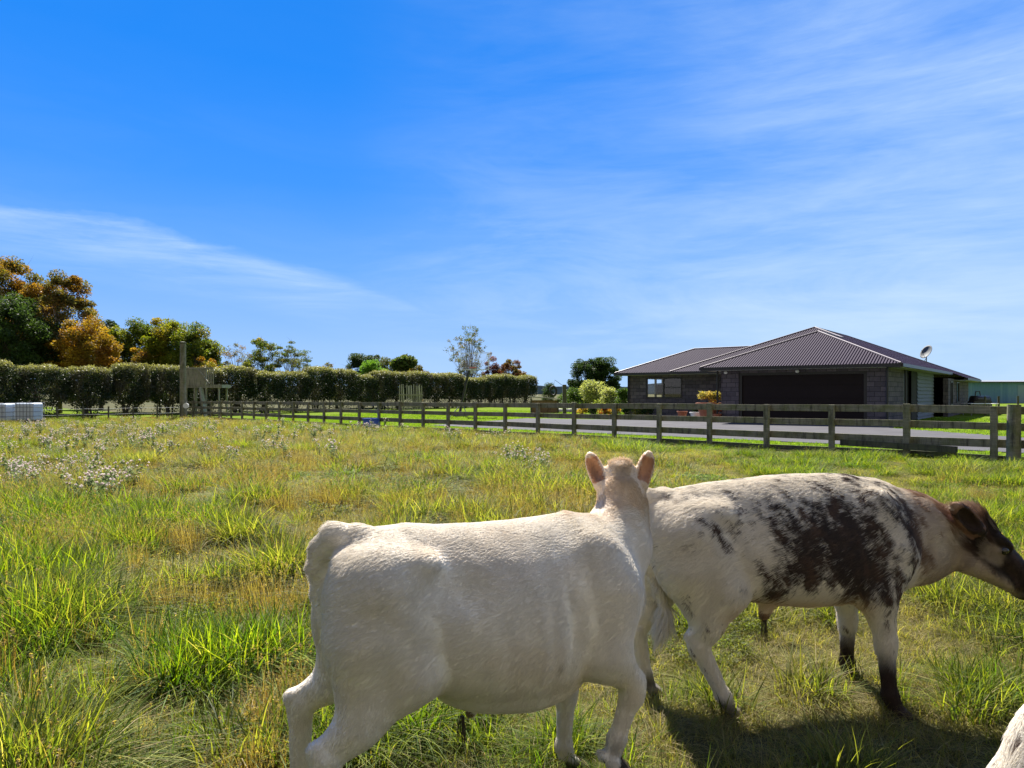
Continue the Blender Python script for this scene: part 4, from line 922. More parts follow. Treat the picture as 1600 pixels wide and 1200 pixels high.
def limb_hind(hip, stifle, hock, fet, hoof, side):
    y = side
    ham = [(hip[0]-.07, hip[1]*.8, hip[2]-.04), ((hip[0]+stifle[0])/2-.10, (hip[1]+stifle[1])/2, (hip[2]+stifle[2])/2-.02), (hock[0]*.55+stifle[0]*.45-.02, hock[1]*.6+stifle[1]*.4, hock[2]*.6+stifle[2]*.4)]
    hk = np.array(hock)
    return [([hip, stifle, hk+(.02, 0, .01)], [.145, .095, .040], .06), (ham, [.115, .115, .060], .06), ([ham[-1], hk+(-.034, 0, .035)], [.042, .019], .03), ([hk+(-.034, 0, .035), hk+(-.008, 0, -.03)], [.021, .03], .02),
            ([hk, fet], [.042, .029], .02), ([fet, hoof], [.034, .030], .02)]
def limb_fore(sh, elbow, knee, fet, hoof):
    kn = np.array(knee)
    return [([sh, elbow], [.125, .088], .06), ([elbow, kn+(0, 0, .03)], [.082, .043], .05), ([kn+(0, 0, .03), kn-(0, 0, .02)], [.043, .040], .02), ([kn, fet], [.038, .027], .025), ([fet, hoof], [.034, .030], .02)]
def flow_std(Pt, g):
    f = np.tile(np.array([-1.0, 0, -.35]), (len(Pt), 1)); f[:, 2] -= 1.6*(1-sst(.45, .75, Pt[:, 2]))
    hd = np.linalg.norm(Pt-g['hc'], axis=1); wgt = 1-sst(.1, .3, hd); f = f*(1-wgt[:, None])+(-g['Rm'][:, 0])*wgt[:, None]
    return f
def hair_std(Pt, g, n):
    N_ = len(Pt); ln = np.full(N_, .021); z = Pt[:, 2]
    ln = np.where(z < .5, .014, ln); ln = ln+.012*sst(.7, 1, n[:, 2])*sst(.9, 1.0, z)
    hl = (Pt-g['hc'])@g['Rm']/g['g']; poll = sst(.13, .05, np.linalg.norm(hl-np.array([-.02, 0, .06]), axis=1))
    ln = ln*(1-poll)+.030*poll
    face = (hl[:, 0] > .1) & (np.abs(hl[:, 1]) < .2) & (np.abs(hl[:, 2]) < .25); ln = np.where(face, .009, ln); ln = np.where(face & (hl[:, 0] > .33), .003, ln)
    eye = np.minimum(np.linalg.norm(hl-np.array([.15, -.08, -.008]), axis=1), np.linalg.norm(hl-np.array([.15, .08, -.008]), axis=1)) < .028
    ln = np.where(eye, .0005, ln)
    lift = .025+.3*poll; brush = (Pt[:, 0] < .10)*(Pt[:, 0] > .015)*g.get('brush', 0)*(Pt[:, 2] < .50)*(Pt[:, 2] > .30)*(np.abs(Pt[:, 1]) < .035); ln = np.where(brush > 0, .055, ln); lift = lift+.15*brush; rad = np.full(N_, .0006)
    for c, Re in g['ears']:
        q = (Pt-c)@Re; e = (np.abs(q[:, 0]) < .11) & (np.abs(q[:, 1]) < .055) & (np.abs(q[:, 2]) < .04); ln = np.where(e, .007, ln)
    return ln, rad, lift

# --- cream calf, seen from its right rear, head turned away
tors = [(-.015, 1.00, .72, .14), (.04, 1.03, .63, .185), (.13, 1.045, .56, .225), (.24, 1.05, .52, .245), (.35, 1.04, .475, .260), (.50, 1.035, .425, .280), (.66, 1.035, .405, .288), (.79, 1.045, .42, .268), (.90, 1.055, .47, .228), (1.00, 1.03, .53, .19), (1.09, .96, .58, .15), (1.15, .88, .64, .11)]
W1 = dict(hi=(1.56, .42, 1.40), torso=tors,
    lumps=[((.24, -.175, .955), (.06, .045, .035), .05), ((.24, .175, .955), (.06, .045, .035), .05), ((.11, -.15, .935), (.10, .03, .04), .05), ((.11, .15, .935), (.10, .03, .04), .05), ((.0, -.085, .92), (.045, .045, .06), .05), ((.0, .085, .92), (.045, .045, .06), .05),
           ((.93, -.145, .80), (.11, .07, .19), .09), ((.93, .145, .80), (.11, .07, .19), .09), ((.64, 0, .47), (.27, .19, .07), .06)],
    cuts=[((.39, -.275, .90), (.09, .06, .075), .06), ((.39, .275, .90), (.09, .06, .075), .06), ((.79, -.305, .72), (.028, .04, .17), .05)],
    limbs=limb_hind((.12, -.125, .86), (.20, -.165, .62), (-.075, -.19, .40), (-.06, -.19, .11), (-.04, -.19, .055), -1)
        + limb_hind((.12, .12, .86), (.18, .165, .60), (-.125, .19, .41), (-.13, .19, .12), (-.11, .19, .055), 1)
        + limb_fore((.98, -.13, .78), (.945, -.175, .585), (1.06, -.18, .44), (1.0, -.175, .275), (.985, -.175, .23))
        + limb_fore((.98, .12, .76), (.93, .14, .58), (.95, .14, .32), (.94, .14, .11), (.955, .14, .06))
        + [([(1.0, 0, .86), (1.12, .05, .92), (1.175, .10, 1.08)], [.155, .115, .082], .06), ([(1.04, 0, .74), (1.14, .05, .88), (1.20, .1, 1.03)], [.135, .10, .08], .05),
           ([(.06, 0, 1.01), (-.02, .015, 1.02), (-.062, .04, .985), (-.078, .07, .92), (-.06, .11, .82), (-.02, .14, .70), (.0, .15, .5)], [.05, .042, .034, .028, .024, .022, .02], .03),
           ([(.50, 0, .44), (.48, 0, .375)], [.035, .02], .04)],
    hooves=[((-.03, -.19, .045), 0, 0), ((-.10, .19, .045), 0, 0), ((.98, -.175, .205), -.2, 1), ((.97, .14, .045), 0, 0)],
    head=((1.185, .118, 1.14), (.38, .80, -.50), (.1, .25, 1)), hs=.95,
    ears=[((-.10, -.30, .95), (-1, -.30, 0)), ((-.10, .30, .95), (-1, .30, 0))], flow=flow_std, hair=hair_std)
def squeeze(sp):
    q = lambda x: x+.07*(1-x/.97) if x < .97 else x
    sp['torso'] = [(q(a), *r) for a, *r in sp['torso']]
    for k in ('lumps', 'cuts'): sp[k] = [((q(c[0]), c[1], c[2]), r, kk) for c, r, kk in sp[k]]
    sp['limbs'] = [([(q(p[0]), p[1], p[2]) for p in pts], r, k) for pts, r, k in sp['limbs']]
    sp['hooves'] = [((q(c[0]), c[1], c[2]), h, t) for c, h, t in sp['hooves']]
squeeze(W1)
def col_white(Pt, g, hair):
    base = np.array([.74, .68, .585]); tan = np.array([.60, .44, .29]); C_ = np.tile(base, (len(Pt), 1))
    n = fbm(Pt*np.array([5, 5, 5]), 21, 4); n2 = fbm(Pt*np.array([30, 30, 8]), 22, 3)
    C_ *= (.93+.14*n2)[:, None]
    hd = np.linalg.norm(Pt-g['hc'], axis=1)
    t = .62*sst(.35, .05, hd)*sst(.40, .62, fbm(Pt*np.array([14, 14, 9]), 27, 3))+.5*sst(1.03, 1.07, Pt[:, 2])*sst(.5, .8, Pt[:, 0])+.35*sst(.02, -.08, Pt[:, 0])*sst(.8, .9, Pt[:, 2])*1+.12*sst(.55, .65, n)
    C_ = C_*(1-np.clip(t, 0, .75)[:, None])+tan*np.clip(t, 0, .75)[:, None]
    m = sst(.50, .44, Pt[:, 2])*sst(.5, .6, n)*.0; 
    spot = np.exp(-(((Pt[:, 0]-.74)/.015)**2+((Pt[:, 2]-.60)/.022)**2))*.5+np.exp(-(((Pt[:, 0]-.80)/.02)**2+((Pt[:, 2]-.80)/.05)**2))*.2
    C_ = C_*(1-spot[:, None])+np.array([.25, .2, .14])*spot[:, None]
    for c, Re in g['ears']:
        q = (Pt-c)@Re; inn = (np.abs(q[:, 0]) < .056) & (np.abs(q[:, 1]) < .026) & (q[:, 2] > -.006) & (q[:, 2] < .03)
        C_ = np.where(inn[:, None], np.array([.46, .23, .12])*(.35+1.1*n2)[:, None], C_)
    hoof = sst(.075, .05, Pt[:, 2]); hoof = np.maximum(hoof, (np.linalg.norm(Pt-np.array([1.0, -.175, .18]), axis=1) < .055)*1.0)
    pa = np.exp(-((np.linalg.norm(Pt-np.array([.985, -.175, .25]), axis=1)/.05)**2))*.5*(n2 > .5)
    C_ = C_*(1-np.maximum(hoof, pa)[:, None])+np.array([.05, .035, .025])*np.maximum(hoof, pa)[:, None]
    dirt = sst(.35, .1, Pt[:, 2])*.35*n; C_ = C_*(1-dirt[:, None])+np.array([.20, .16, .09])*dirt[:, None]
    prep = (np.linalg.norm(Pt-np.array([.48, 0, .365]), axis=1) < .045); C_ = np.where(prep[:, None], np.array([.2, .14, .08]), C_)
    return np.clip(C_, 0, 1)
GW = np.array([-.625, 2.22]); HW = R(21)
calf1, g1 = build_calf(W1, col_white, (GW[0], GW[1], 0), HW, 'cream white calf nearest the camera, head turned away and ears pricked', 'calves standing in the paddock', 230000)

# --- roan calf walking right
tors2 = [(-.02, .985, .72, .12), (.05, 1.02, .64, .17), (.15, 1.045, .57, .205), (.28, 1.065, .55, .22), (.42, 1.08, .525, .235), (.58, 1.095, .50, .255), (.74, 1.10, .49, .26), (.88, 1.10, .495, .25), (.98, 1.095, .52, .225), (1.08, 1.07, .535, .19), (1.18, 1.02, .56, .15), (1.25, .96, .62, .11)]
W2 = dict(brush=1, hi=(2.05, .42, 1.25), torso=tors2,
    lumps=[((.25, -.16, .95), (.07, .045, .035), .07), ((.25, .16, .95), (.07, .045, .035), .07), ((.02, -.08, .91), (.05, .045, .06), .05), ((.02, .08, .91), (.05, .045, .06), .05),
           ((1.02, -.155, .86), (.10, .065, .19), .06), ((1.02, .155, .86), (.10, .065, .19), .06)],
    cuts=[((.38, -.28, .92), (.09, .04, .08), .06)],
    limbs=limb_hind((.14, -.115, .84), (.28, -.15, .60), (.165, -.145, .36), (.285, -.135, .12), (.32, -.13, .06), -1)
        + limb_hind((.12, .115, .84), (.14, .14, .60), (-.035, .15, .335), (.0, .14, .12), (.02, .14, .06), 1)
        + limb_fore((1.09, -.125, .76), (1.0, -.16, .585), (1.04, -.175, .34), (1.05, -.19, .12), (1.075, -.195, .06))
        + limb_fore((1.09, .12, .76), (1.02, .15, .58), (1.07, .18, .33), (1.08, .20, .12), (1.10, .20, .06))
        + [([(1.12, 0, .85), (1.28, -.01, .845), (1.45, -.02, .82)], [.195, .15, .115], .06), ([(1.15, 0, .70), (1.3, -.01, .72), (1.46, -.02, .74)], [.165, .135, .105], .05),
           ([(.06, 0, .99), (-.02, .0, .995), (-.055, .0, .95), (-.06, .01, .85), (-.03, .03, .70), (.03, -.0, .56), (.06, -.0, .46), (.055, -.0, .40), (.04, 0, .35)], [.05, .038, .032, .026, .022, .018, .020, .024, .014], .03),
           ([(.56, 0, .50), (.545, 0, .43)], [.045, .022], .04)],
    hooves=[((.335, -.13, .045), 0, 0), ((.035, .14, .045), 0, 0), ((1.09, -.195, .045), 0, 0), ((1.115, .20, .045), 0, 0)],
    head=((1.535, -.045, .86), (.74, -.16, -.62), (.5, 0, 1)), hs=1.08,
    es=1.25, ears=[((-.93, -.36, .02), (.0, -1, -.1)), ((-.6, .85, -.05), (.15, .6, -.3))], flow=flow_std, hair=lambda Pt, g, n: (lambda r: (r[0]*1.35, r[1], r[2]+.12))(hair_std(Pt, g, n)))
def col_roan(Pt, g, hair):
    white = np.array([.74, .68, .585]); dk = np.array([.030, .018, .015]); br = np.array([.16, .085, .05]); C_ = np.tile(white, (len(Pt), 1))
    x, y, z = Pt.T
    st = Pt@np.array([[1, 0, .45], [0, 1, 0], [-.15, 0, 1.0]]).T
    n1 = fbm(np.stack([st[:, 0]*16, y*9, st[:, 2]*5], -1), 31, 4); n2 = fbm(np.stack([st[:, 0]*50, y*30, st[:, 2]*14], -1), 35, 3); n3 = fbm(Pt*4.5, 39, 3)
    G = lambda cx, cz, sx, sz, rot=0: np.exp(-((((x-cx)*cos(rot)+(z-cz)*sin(rot))/sx)**2+((-(x-cx)*sin(rot)+(z-cz)*cos(rot))/sz)**2))
    n4 = fbm(np.stack([st[:, 0]*95, y*60, st[:, 2]*22], -1), 41, 2)
    f = .85*G(.74, .87, .26, .18)+.80*G(.88, .68, .16, .20, .5)+.60*G(.56, .70, .13, .15)+.58*G(1.16, .74, .06, .22)+.42*G(.48, .60, .15, .08)+.55*G(1.0, .95, .14, .13)
    f += .30*G(.38, .93, .20, .13)+.48*G(1.08, .60, .08, .09)+.30*G(1.3, .85, .2, .2)+.24*G(.12, .95, .08, .10)
    f += .07*sst(.15, .3, x)*sst(1.3, 1.1, x)*sst(.6, .7, z)
    p = f+(n1-.5)*1.15+(n2-.5)*1.3+(n4-.5)*1.2+(n3-.5)*.5
    if hair: p = p+(np.random.default_rng(8).random(len(Pt))-.5)*.42
    d = sst(.48, .76, p)*.97
    hl = (Pt-g['hc'])@g['Rm']/g['g']; hd = sst(-.10, .02, hl[:, 0])*(np.linalg.norm(hl-np.array([.15, 0, -.03]), axis=1) < .36)
    neck = sst(1.15, 1.3, x)*(1-hd); d = np.maximum(d, neck*sst(.50, .72, .52+(n1-.5)*1.8+(n2-.5)*1.3+.12*sst(.80, .95, z)))
    C_ = C_*(1-d[:, None])+(dk+(br-dk)*(sst(1.1, 1.4, x)*.7+.45*sst(.45, .75, n2))[:, None])*d[:, None]
    neckc = neck*np.clip(.40+.9*(n1-.5)+.25*sst(.75, .95, z), 0, .85); C_ = C_*(1-neckc[:, None])+np.array([.34, .22, .14])*neckc[:, None]
    # head: brown with a pale patch round the eye and pale jaw
    hcx = (br*np.array([.8, .85, .95]))*(.14+.5*sst(.35, .7, n1))[:, None]; pol = sst(.05, -.02, hl[:, 0])*sst(.0, .05, hl[:, 2]); hcx = hcx*(1-pol[:, None])+np.array([.20, .105, .055])*pol[:, None]
    eyed = np.minimum(np.linalg.norm((hl-np.array([.125, -.085, -.048]))*np.array([.8, .7, 1.1]), axis=1), np.linalg.norm(hl-np.array([.125, .085, -.048]), axis=1))
    pale = sst(.055, .030, eyed+(n1-.5)*.06)*sst(-.002, -.022, hl[:, 2])
    jaw = sst(-.09, -.125, hl[:, 2]+(n1-.5)*.05); che = sst(.56, .66, n2)*.3*(hl[:, 0] < .10)
    pl = np.clip(np.maximum(np.maximum(pale*.38, jaw*.6), che), 0, 1)
    hcx = hcx*(1-pl[:, None])+np.array([.60, .48, .36])*pl[:, None]
    muz = sst(.32, .37, hl[:, 0]); hcx = hcx*(1-muz[:, None])+np.array([.035, .025, .022])*muz[:, None]
    C_ = C_*(1-hd[:, None])+hcx*hd[:, None]
    for c, Re in g['ears']:
        q = (Pt-c)@Re; e = (np.abs(q[:, 0]) < .095) & (np.abs(q[:, 1]) < .055) & (np.abs(q[:, 2]) < .035)
        C_ = np.where(e[:, None], br*(.8+.5*n2)[:, None], C_); inn = (np.abs(q[:, 0]) < .078) & (np.abs(q[:, 1]) < .036) & (q[:, 2] > -.008) & (q[:, 2] < .04)
        C_ = np.where(inn[:, None], np.array([.03, .016, .012]), C_)
    leg = np.where(x > .7, sst(.36, .20, z+(n1-.5)*.18), sst(.15, .07, z+(n1-.5)*.1)*.8)
    C_ = C_*(1-leg[:, None])+np.array([.045, .028, .022])*leg[:, None]
    bel = sst(.60, .50, z)*sst(.2, .35, x)*sst(1.0, .9, x)*(z > .42)*.55; C_ = C_*(1-bel[:, None])+np.array([.62, .42, .26])*bel[:, None]
    prep = np.linalg.norm(Pt-np.array([.545, 0, .42]), axis=1) < .04; C_ = np.where(prep[:, None], np.array([.2, .12, .07]), C_)
    tl = (x < .0)*(z > .7)*(z < .93)*(np.abs(y) < .05); C_ = C_*(1-.6*tl[:, None])+np.array([.05, .035, .03])*.6*tl[:, None]
    return np.clip(C_, 0, 1)
GR = np.array([.665, 3.22]); HR2 = R(5)
calf2, g2 = build_calf(W2, col_roan, (GR[0], GR[1], 0), HR2, 'dark flecked roan calf facing right, behind the cream calf', 'calves standing in the paddock', 150000, seed=5)
# wispy hair under the bellies
def wisp(root, g, c, L_, name='belly_hair'):
    m = MB(); r_ = random.Random(3)
    for i in range(14):
        a = np.array(c)+[(r_.random()-.5)*.02, (r_.random()-.5)*.02, 0]; b = a+[(r_.random()-.5)*.03, (r_.random()-.5)*.02, -L_*(.5+.5*r_.random())]
        m.tube([a, (a+b)/2+[(r_.random()-.5)*.01, 0, 0], b], [.002, .0015, .0006], 4)
    m.build(name, simple('dark_hair', (.05, .035, .025), .5), root)
wisp(calf1, g1, (.48, 0, .365), .13); wisp(calf2, g2, (.545, 0, .42), .13)
# --- third calf, only its rump enters the frame at the lower right
calf3 = copy_tree(calf2); calf3.location = (1.03, 1.22, -.05); calf3.rotation_euler = (0, 0, R(-8))
calf3['label'] = 'white and brown calf close by, only its rump showing at the bottom right corner'
# ------------------------------------------------------------ meadow
def tuft(seed, n, h, spread, lean, wdt, cols, fall=.3, seg=4, kinds=None):
    rs = np.random.default_rng(seed); az = rs.random(n)*2*pi; rr = spread*rs.random(n)**.6
    p = np.stack([np.cos(az)*rr, np.sin(az)*rr, np.zeros(n)-.01], -1); hh = h*(.45+.75*rs.random(n)); a2 = az+rs.normal(size=n)*.9
    ln = lean*(.3+1.0*rs.random(n)); dr = np.stack([np.cos(a2), np.sin(a2), np.zeros(n)], -1); sd = np.stack([-np.sin(a2+rs.normal(size=n)*.6), np.cos(a2), np.zeros(n)], -1)
    flop = (rs.random(n) < fall)*1.0; V = []; Cc = []
    cols = np.asarray(cols); c0 = cols[rs.integers(0, len(cols), n)]*(.8+.4*rs.random(n))[:, None]
    for k in range(seg+1):
        t = k/seg; out = (ln*t**1.6+flop*.75*t**2)*hh; up = hh*(t-(.28*ln+.55*flop)*t**2.2)
        c = p+dr*out[:, None]+np.array([0, 0, 1.0])*up[:, None]; w_ = wdt*(1-t**1.5)*(.7+.6*rs.random(n) if k == 0 else 1); w_ = (w_ if k else wdt*.8*np.ones(n))
        w_ = np.broadcast_to(w_, (n,))[:, None]
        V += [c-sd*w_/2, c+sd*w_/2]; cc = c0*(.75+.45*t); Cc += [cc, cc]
    V = np.stack(V, 1).reshape(-1, 3); Cc = np.stack(Cc, 1).reshape(-1, 3); m_ = 2*(seg+1); base = np.arange(n)[:, None, None]*m_
    q = np.array([[2*k, 2*k+1, 2*k+3, 2*k+2] for k in range(seg)])[None]; F = (base+q).reshape(-1, 4)
    return V, F, Cc
lush = [(.10, .155, .010), (.055, .105, .010), (.145, .19, .012), (.19, .215, .016), (.03, .06, .010), (.04, .08, .012)]
yel = [(.14, .175, .018), (.19, .19, .025), (.09, .13, .015), (.22, .20, .04)]
straw = [(.22, .175, .08), (.17, .13, .055), (.30, .25, .13), (.13, .105, .04)]
rust = [(.17, .095, .055), (.21, .13, .075), (.14, .08, .045)]
lib = bpy.data.collections.new('grass_library')
VAR = []
def lib_add(name, VFC, mat='grass'):
    V, F, c = VFC; o = mesh_obj(name, V, F, M[mat], col=c, link=False); lib.objects.link(o); VAR.append(name)
def join(*parts):
    V = []; F = []; c = []; o = 0
    for v, f, cc in parts: V.append(v); F.append(f+o); c.append(cc); o += len(v)
    return np.concatenate(V), np.concatenate(F), np.concatenate(c)
def heads(seed, n, h, spread, col, sz=.02):        # seed stalks
    V, F, c = tuft(seed, n, h, spread, .25, .0035, [col], 0, 4); V2 = V.reshape(n, 10, 3)[:, 8:10].mean(1); rs = np.random.default_rng(seed)
    hv, hf, hcl, _ = leaves(V2, [sz]*n, n*14, sz*.9, [col, tuple(x*1.3 for x in col)], rs, 2.5); return join((V, F, c), (hv, hf, hcl))
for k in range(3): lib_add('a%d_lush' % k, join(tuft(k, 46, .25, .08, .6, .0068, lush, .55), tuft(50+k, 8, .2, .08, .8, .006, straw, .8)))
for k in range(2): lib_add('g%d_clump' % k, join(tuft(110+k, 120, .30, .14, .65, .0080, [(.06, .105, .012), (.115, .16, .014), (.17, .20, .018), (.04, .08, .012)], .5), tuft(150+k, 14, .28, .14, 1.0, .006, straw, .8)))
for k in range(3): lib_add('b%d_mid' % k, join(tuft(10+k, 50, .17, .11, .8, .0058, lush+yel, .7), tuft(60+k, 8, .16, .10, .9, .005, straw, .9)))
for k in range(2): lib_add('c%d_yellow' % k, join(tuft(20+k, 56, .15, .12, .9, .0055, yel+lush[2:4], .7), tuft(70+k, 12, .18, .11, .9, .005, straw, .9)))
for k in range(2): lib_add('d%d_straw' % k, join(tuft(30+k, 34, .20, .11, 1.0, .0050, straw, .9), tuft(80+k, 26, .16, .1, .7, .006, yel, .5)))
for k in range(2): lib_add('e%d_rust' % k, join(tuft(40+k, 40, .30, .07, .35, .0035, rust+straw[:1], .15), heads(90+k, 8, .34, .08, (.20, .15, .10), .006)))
# leafy weeds (clover, dock)
def weed(seed, n, h, spread, size, cols):
    rs = np.random.default_rng(seed); c = np.stack([rs.normal(size=n)*spread, rs.normal(size=n)*spread, rs.random(n)*h+.02], -1); V, F, cc, _ = leaves(c, [.02]*n, n*5, size, cols, rs, 1, 2)
    return join((V, F, cc), tuft(seed, 12, h, spread*.6, .4, .005, cols, 0, 4))
for k in range(2): lib_add('f%d_weed' % k, weed(k+5, 55, .16, .08, .013, [(.08, .14, .03), (.11, .17, .04), (.06, .10, .03)]))
IDX = {}
for i, n_ in enumerate(sorted(VAR)): IDX.setdefault(n_[0], []).append(i)
def gn_scatter(name, coll, pts, var, rot, scl, dry, label, cat, mat=None):
    me = bpy.data.meshes.new(name); me.vertices.add(len(pts)); me.vertices.foreach_set('co', pts.astype(np.float32).ravel())
    a = me.attributes.new('variant', 'INT', 'POINT'); a.data.foreach_set('value', var.astype(np.int32))
    a = me.attributes.new('rot', 'FLOAT_VECTOR', 'POINT'); a.data.foreach_set('vector', rot.astype(np.float32).ravel())
    a = me.attributes.new('scl', 'FLOAT_VECTOR', 'POINT'); a.data.foreach_set('vector', scl.astype(np.float32).ravel())
    a = me.attributes.new('dry', 'FLOAT', 'POINT'); a.data.foreach_set('value', dry.astype(np.float32)); me.update()
    o = bpy.data.objects.new(name, me); COL.objects.link(o); tag(o, label, cat, kind='stuff')
    ng = bpy.data.node_groups.new(name, 'GeometryNodeTree'); ng.interface.new_socket('Geometry', in_out='INPUT', socket_type='NodeSocketGeometry'); ng.interface.new_socket('Geometry', in_out='OUTPUT', socket_type='NodeSocketGeometry')
    gi = ng.nodes.new('NodeGroupInput'); go = ng.nodes.new('NodeGroupOutput'); ip = ng.nodes.new('GeometryNodeInstanceOnPoints'); ci = ng.nodes.new('GeometryNodeCollectionInfo')
    ci.inputs['Collection'].default_value = coll; ci.inputs['Separate Children'].default_value = True; ci.inputs['Reset Children'].default_value = True
    def na(n_, t):
        x = ng.nodes.new('GeometryNodeInputNamedAttribute'); x.data_type = t; x.inputs['Name'].default_value = n_; return x.outputs['Attribute']
    ng.links.new(gi.outputs[0], ip.inputs['Points']); ng.links.new(ci.outputs[0], ip.inputs['Instance']); ip.inputs['Pick Instance'].default_value = True
    ng.links.new(na('variant', 'INT'), ip.inputs['Instance Index']); ng.links.new(na('rot', 'FLOAT_VECTOR'), ip.inputs['Rotation']); ng.links.new(na('scl', 'FLOAT_VECTOR'), ip.inputs['Scale'])
    ng.links.new(ip.outputs[0], go.inputs[0]); md = o.modifiers.new('scatter', 'NODES'); md.node_group = ng; return o
# points: thick round the photographer, thinning with distance
P_ = []
r_ = np.random.default_rng(99)
Yb = [0.2, 1.5, 2.2, 3, 4, 5.5, 7.5, 10, 13, 17, 22, 28, 35, 46]
for y0, y1 in zip(Yb[:-1], Yb[1:]):
    ym = (y0+y1)/2; wd = 1.75*y1+3.5; dens = 230 if ym < 5.5 else 230*(5.5/ym)**1.25
    n = int(dens*wd*(y1-y0)); P_.append(np.stack([(r_.random(n)-.5)*wd, y0+(y1-y0)*r_.random(n)], -1))
P_ = np.concatenate(P_); p_, q_ = pq(P_[:, 0], P_[:, 1])
hq = (P_[:, 1]-42)*33.3-(P_[:, 0]+31.5)*53      # in front of the hedge line
P_ = P_[(q_ < -.05) & (hq < 10)]; p_, q_ = pq(P_[:, 0], P_[:, 1]); X, Y = P_.T; n = len(P_)
P3 = np.stack([X, Y, X*0], -1)
f1 = fbm(P3*1.0, 1, 3); f2 = fbm(P3*2.4+5, 2, 3); f3 = fbm(P3*.28+9, 3, 3); r = r_.random(n)
nearcow = np.exp(-((X-1.6)**2/3.2+(Y-3.6)**2/3))
far = sst(5, 12, Y); lushness = (f1-.5)*2.6+(f2-.5)*2.2+.20-far*.25+(r_.random(n)-.5)*.6+.25*sst(3, 0, np.abs(X+1.8))*(Y < 6)
rightside = sst(1, 6, X)*sst(6, 9, Y)
dryness = np.clip((f3-.5)*2.2+(r_.random(n)-.5)*.7+(.5-f2)*1.4+.30+.34*far*(1-rightside)+.35*nearcow*(f2 > .45)-.35*rightside, 0, 1)
kind = np.where(lushness > .42, 'a', np.where(lushness > .05, 'b', 'c'))
kind = np.where((dryness > .45) & (r < .54), 'd', kind); kind = np.where((f2 > .60) & (dryness > .25) & (r > .82) & (nearcow < .3), 'e', kind)
kind = np.where((far > .3) & (X < 2) & (f1 > .46) & (r > .72), 'e', kind); kind = np.where((fbm(P3*.9+30, 8, 2) > .64) & (r < .4), 'f', kind)
kind = np.where((r_.random(n) < .04), 'd', kind)
kind = np.where((lushness > .15) & (fbm(P3*2.2+3, 12, 2) > .55) & (r_.random(n) < .62), 'g', kind)
kind = np.where((fbm(P3*2.0+13, 14, 2) > .64) & (r_.random(n) < .35) & (far < .7) & (nearcow < .3), 'e', kind)
var = np.array([IDX[k][int(v*len(IDX[k]))] for k, v in zip(kind, r_.random(n))])
sz = (.65+.6*r_.random(n))*np.where(kind == 'a', .85+.5*np.clip(lushness-.5, 0, 1), 1)*(1-.1*far)
sz = np.where(rightside > .5, sz*.75, sz)
sz = sz*np.where((kind == 'g') | (kind == 'a'), 1.18, np.where((kind == 'e'), 1.0, .78))
# the grass is trodden where the calves stand and under their feet
sz = sz*(1-.45*np.exp(-((X+.2)**2/1.2+(Y-2.4)**2/.5)))*(1-.38*nearcow)
sz = np.where(Y < 1.7, sz*.6, sz); sz = sz*(1-.45*sst(-1.6, -.3, q_))
tz = gh(X, Y)
rot = np.stack([(r_.random(n)-.5)*.35+.0, (r_.random(n)-.5)*.35, r_.random(n)*2*pi], -1)
scl = np.stack([sz*(1+.5*far), sz*(1+.5*far), sz], -1)
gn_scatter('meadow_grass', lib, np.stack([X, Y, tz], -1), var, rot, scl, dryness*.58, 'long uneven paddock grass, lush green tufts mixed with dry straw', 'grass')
# short turf on the lawn strip near the fence
lib2 = bpy.data.collections.new('turf_library'); o = mesh_obj('turf', *tuft(300, 40, .07, .2, .5, .010, [(.08, .15, .018), (.12, .19, .02), (.15, .21, .03)], .2, 2)[:2], M['grass'], col=tuft(300, 40, .07, .2, .5, .010, [(.08, .15, .018), (.12, .19, .02), (.15, .21, .03)], .2, 2)[2], link=False); lib2.objects.link(o)
n = 16000; pp = r_.random(n)*52-12; qq = .2+r_.random(n)**1.4*22
def inpoly(c0, c1, poly):
    ins = np.zeros(len(c0), bool)
    for t in range(len(poly)):
        x1, y1 = poly[t]; x2, y2 = poly[(t+1) % len(poly)]; ins ^= ((y1 > c1) != (y2 > c1)) & (c0 < (x2-x1)*(c1-y1)/((y2-y1) or 1e-9)+x1)
    return ins
X = F0[0]+FD[0]*pp+FN[0]*qq; Y = F0[1]+FD[1]*pp+FN[1]*qq
tt = -.782*(X-HA[0])+.624*(Y-HA[1]); uu = .624*(X-HA[0])+.782*(Y-HA[1])
k = ~inpoly(pp, qq, DP) & ~((tt > .3) & (tt < 15.2) & (uu > .3) & (uu < 24)) & (tt > -30)
X, Y = X[k], Y[k]; n = len(X)
gn_scatter('lawn_grass', lib2, np.stack([X, Y, gh(X, Y)+.03], -1), np.zeros(n), np.stack([X*0, X*0, r_.random(n)*6.28], -1), np.ones((n, 3))*(1+.3*r_.random((n, 1))), X*0+.05*r_.random(n), 'short bright green mown lawn grass', 'grass')
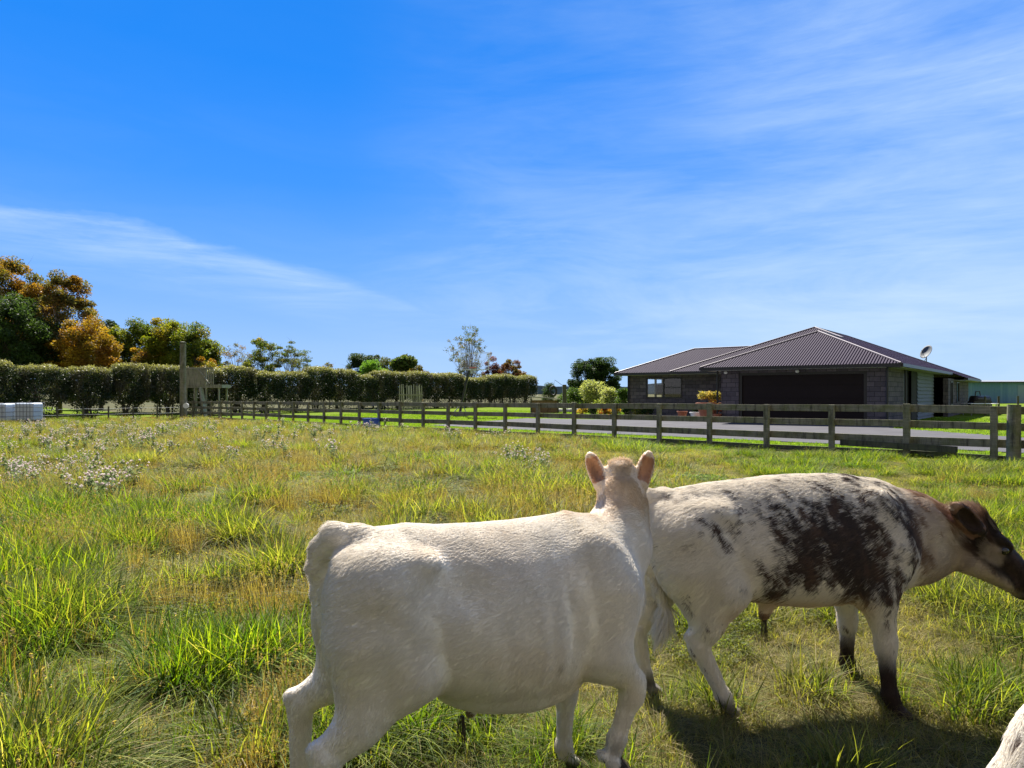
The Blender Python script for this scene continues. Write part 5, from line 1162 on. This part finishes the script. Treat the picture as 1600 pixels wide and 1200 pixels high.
# thistles gone to seed: grey green stems, fluffy white heads
def thistle(seed):
    rs = np.random.default_rng(seed); parts = []; tips = []
    for s_ in range(5):
        a = rs.random()*2*pi; top = np.array([cos(a)*.24*rs.random()*1.3, sin(a)*.24*rs.random(), .42+.22*rs.random()])
        for b in range(3): tips.append(top+rs.normal(size=3)*np.array([.07, .07, .035]))
        k = 14; t = rs.random(k)[:, None]; c = top*t; parts.append(leaves(c, [.05]*k, k*3, .035, [(.16, .22, .08), (.20, .24, .10)], rs, 1)[:3])
        parts.append(tuft(seed*9+s_, 3, top[2]*1.3, .02, .15, .007, [(.13, .15, .07)], 0, 4))
    tips = np.array(tips); parts.append(leaves(tips, [.016]*len(tips), len(tips)*46, .010, [(.78, .68, .64), (.66, .54, .52), (.86, .78, .74)], rs, .9)[:3])
    parts.append(leaves(tips-np.array([0, 0, .02]), [.010]*len(tips), len(tips)*5, .010, [(.25, .18, .10)], rs, .9)[:3])
    return join(*parts)
lib3 = bpy.data.collections.new('thistle_library')
M['thistle'] = leafmat('thistle', .5, (1, 1, 1), .8, .1)
for k in range(3): V, F, c = thistle(k+1); o = mesh_obj('t%d' % k, V, F, M['thistle'], col=c, link=False); lib3.objects.link(o)
pts = []
def clump(x0, x1, y0, y1, n):        # patch given where it grows: bearing and distance ranges
    for _ in range(n):
        yy = y0+(y1-y0)*r_.random(); D = 1.25*1067/(yy-613); D = min(D, 42); xx = x0+(x1-x0)*r_.random(); pts.append(((xx-800)*D/1067, D))
clump(0, 70, 712, 748, 20); clump(75, 210, 700, 738, 24); clump(130, 180, 758, 772, 7); clump(0, 340, 652, 672, 110); clump(0, 250, 668, 700, 34); clump(340, 520, 652, 680, 26); clump(430, 450, 690, 704, 4); clump(500, 525, 694, 706, 4)
clump(520, 640, 655, 668, 12); clump(640, 800, 668, 684, 8); clump(780, 870, 706, 724, 12); clump(240, 420, 690, 705, 10)
pts = np.array(pts); n = len(pts); X, Y = pts.T
gn_scatter('thistles', lib3, np.stack([X, Y, gh(X, Y)-.03], -1), r_.integers(0, 3, n), np.stack([X*0, X*0, r_.random(n)*6.28], -1), np.ones((n, 3))*(.45+.4*r_.random((n, 1))), X*0, 'thistles gone to fluffy white seed scattered over the paddock', 'thistles')
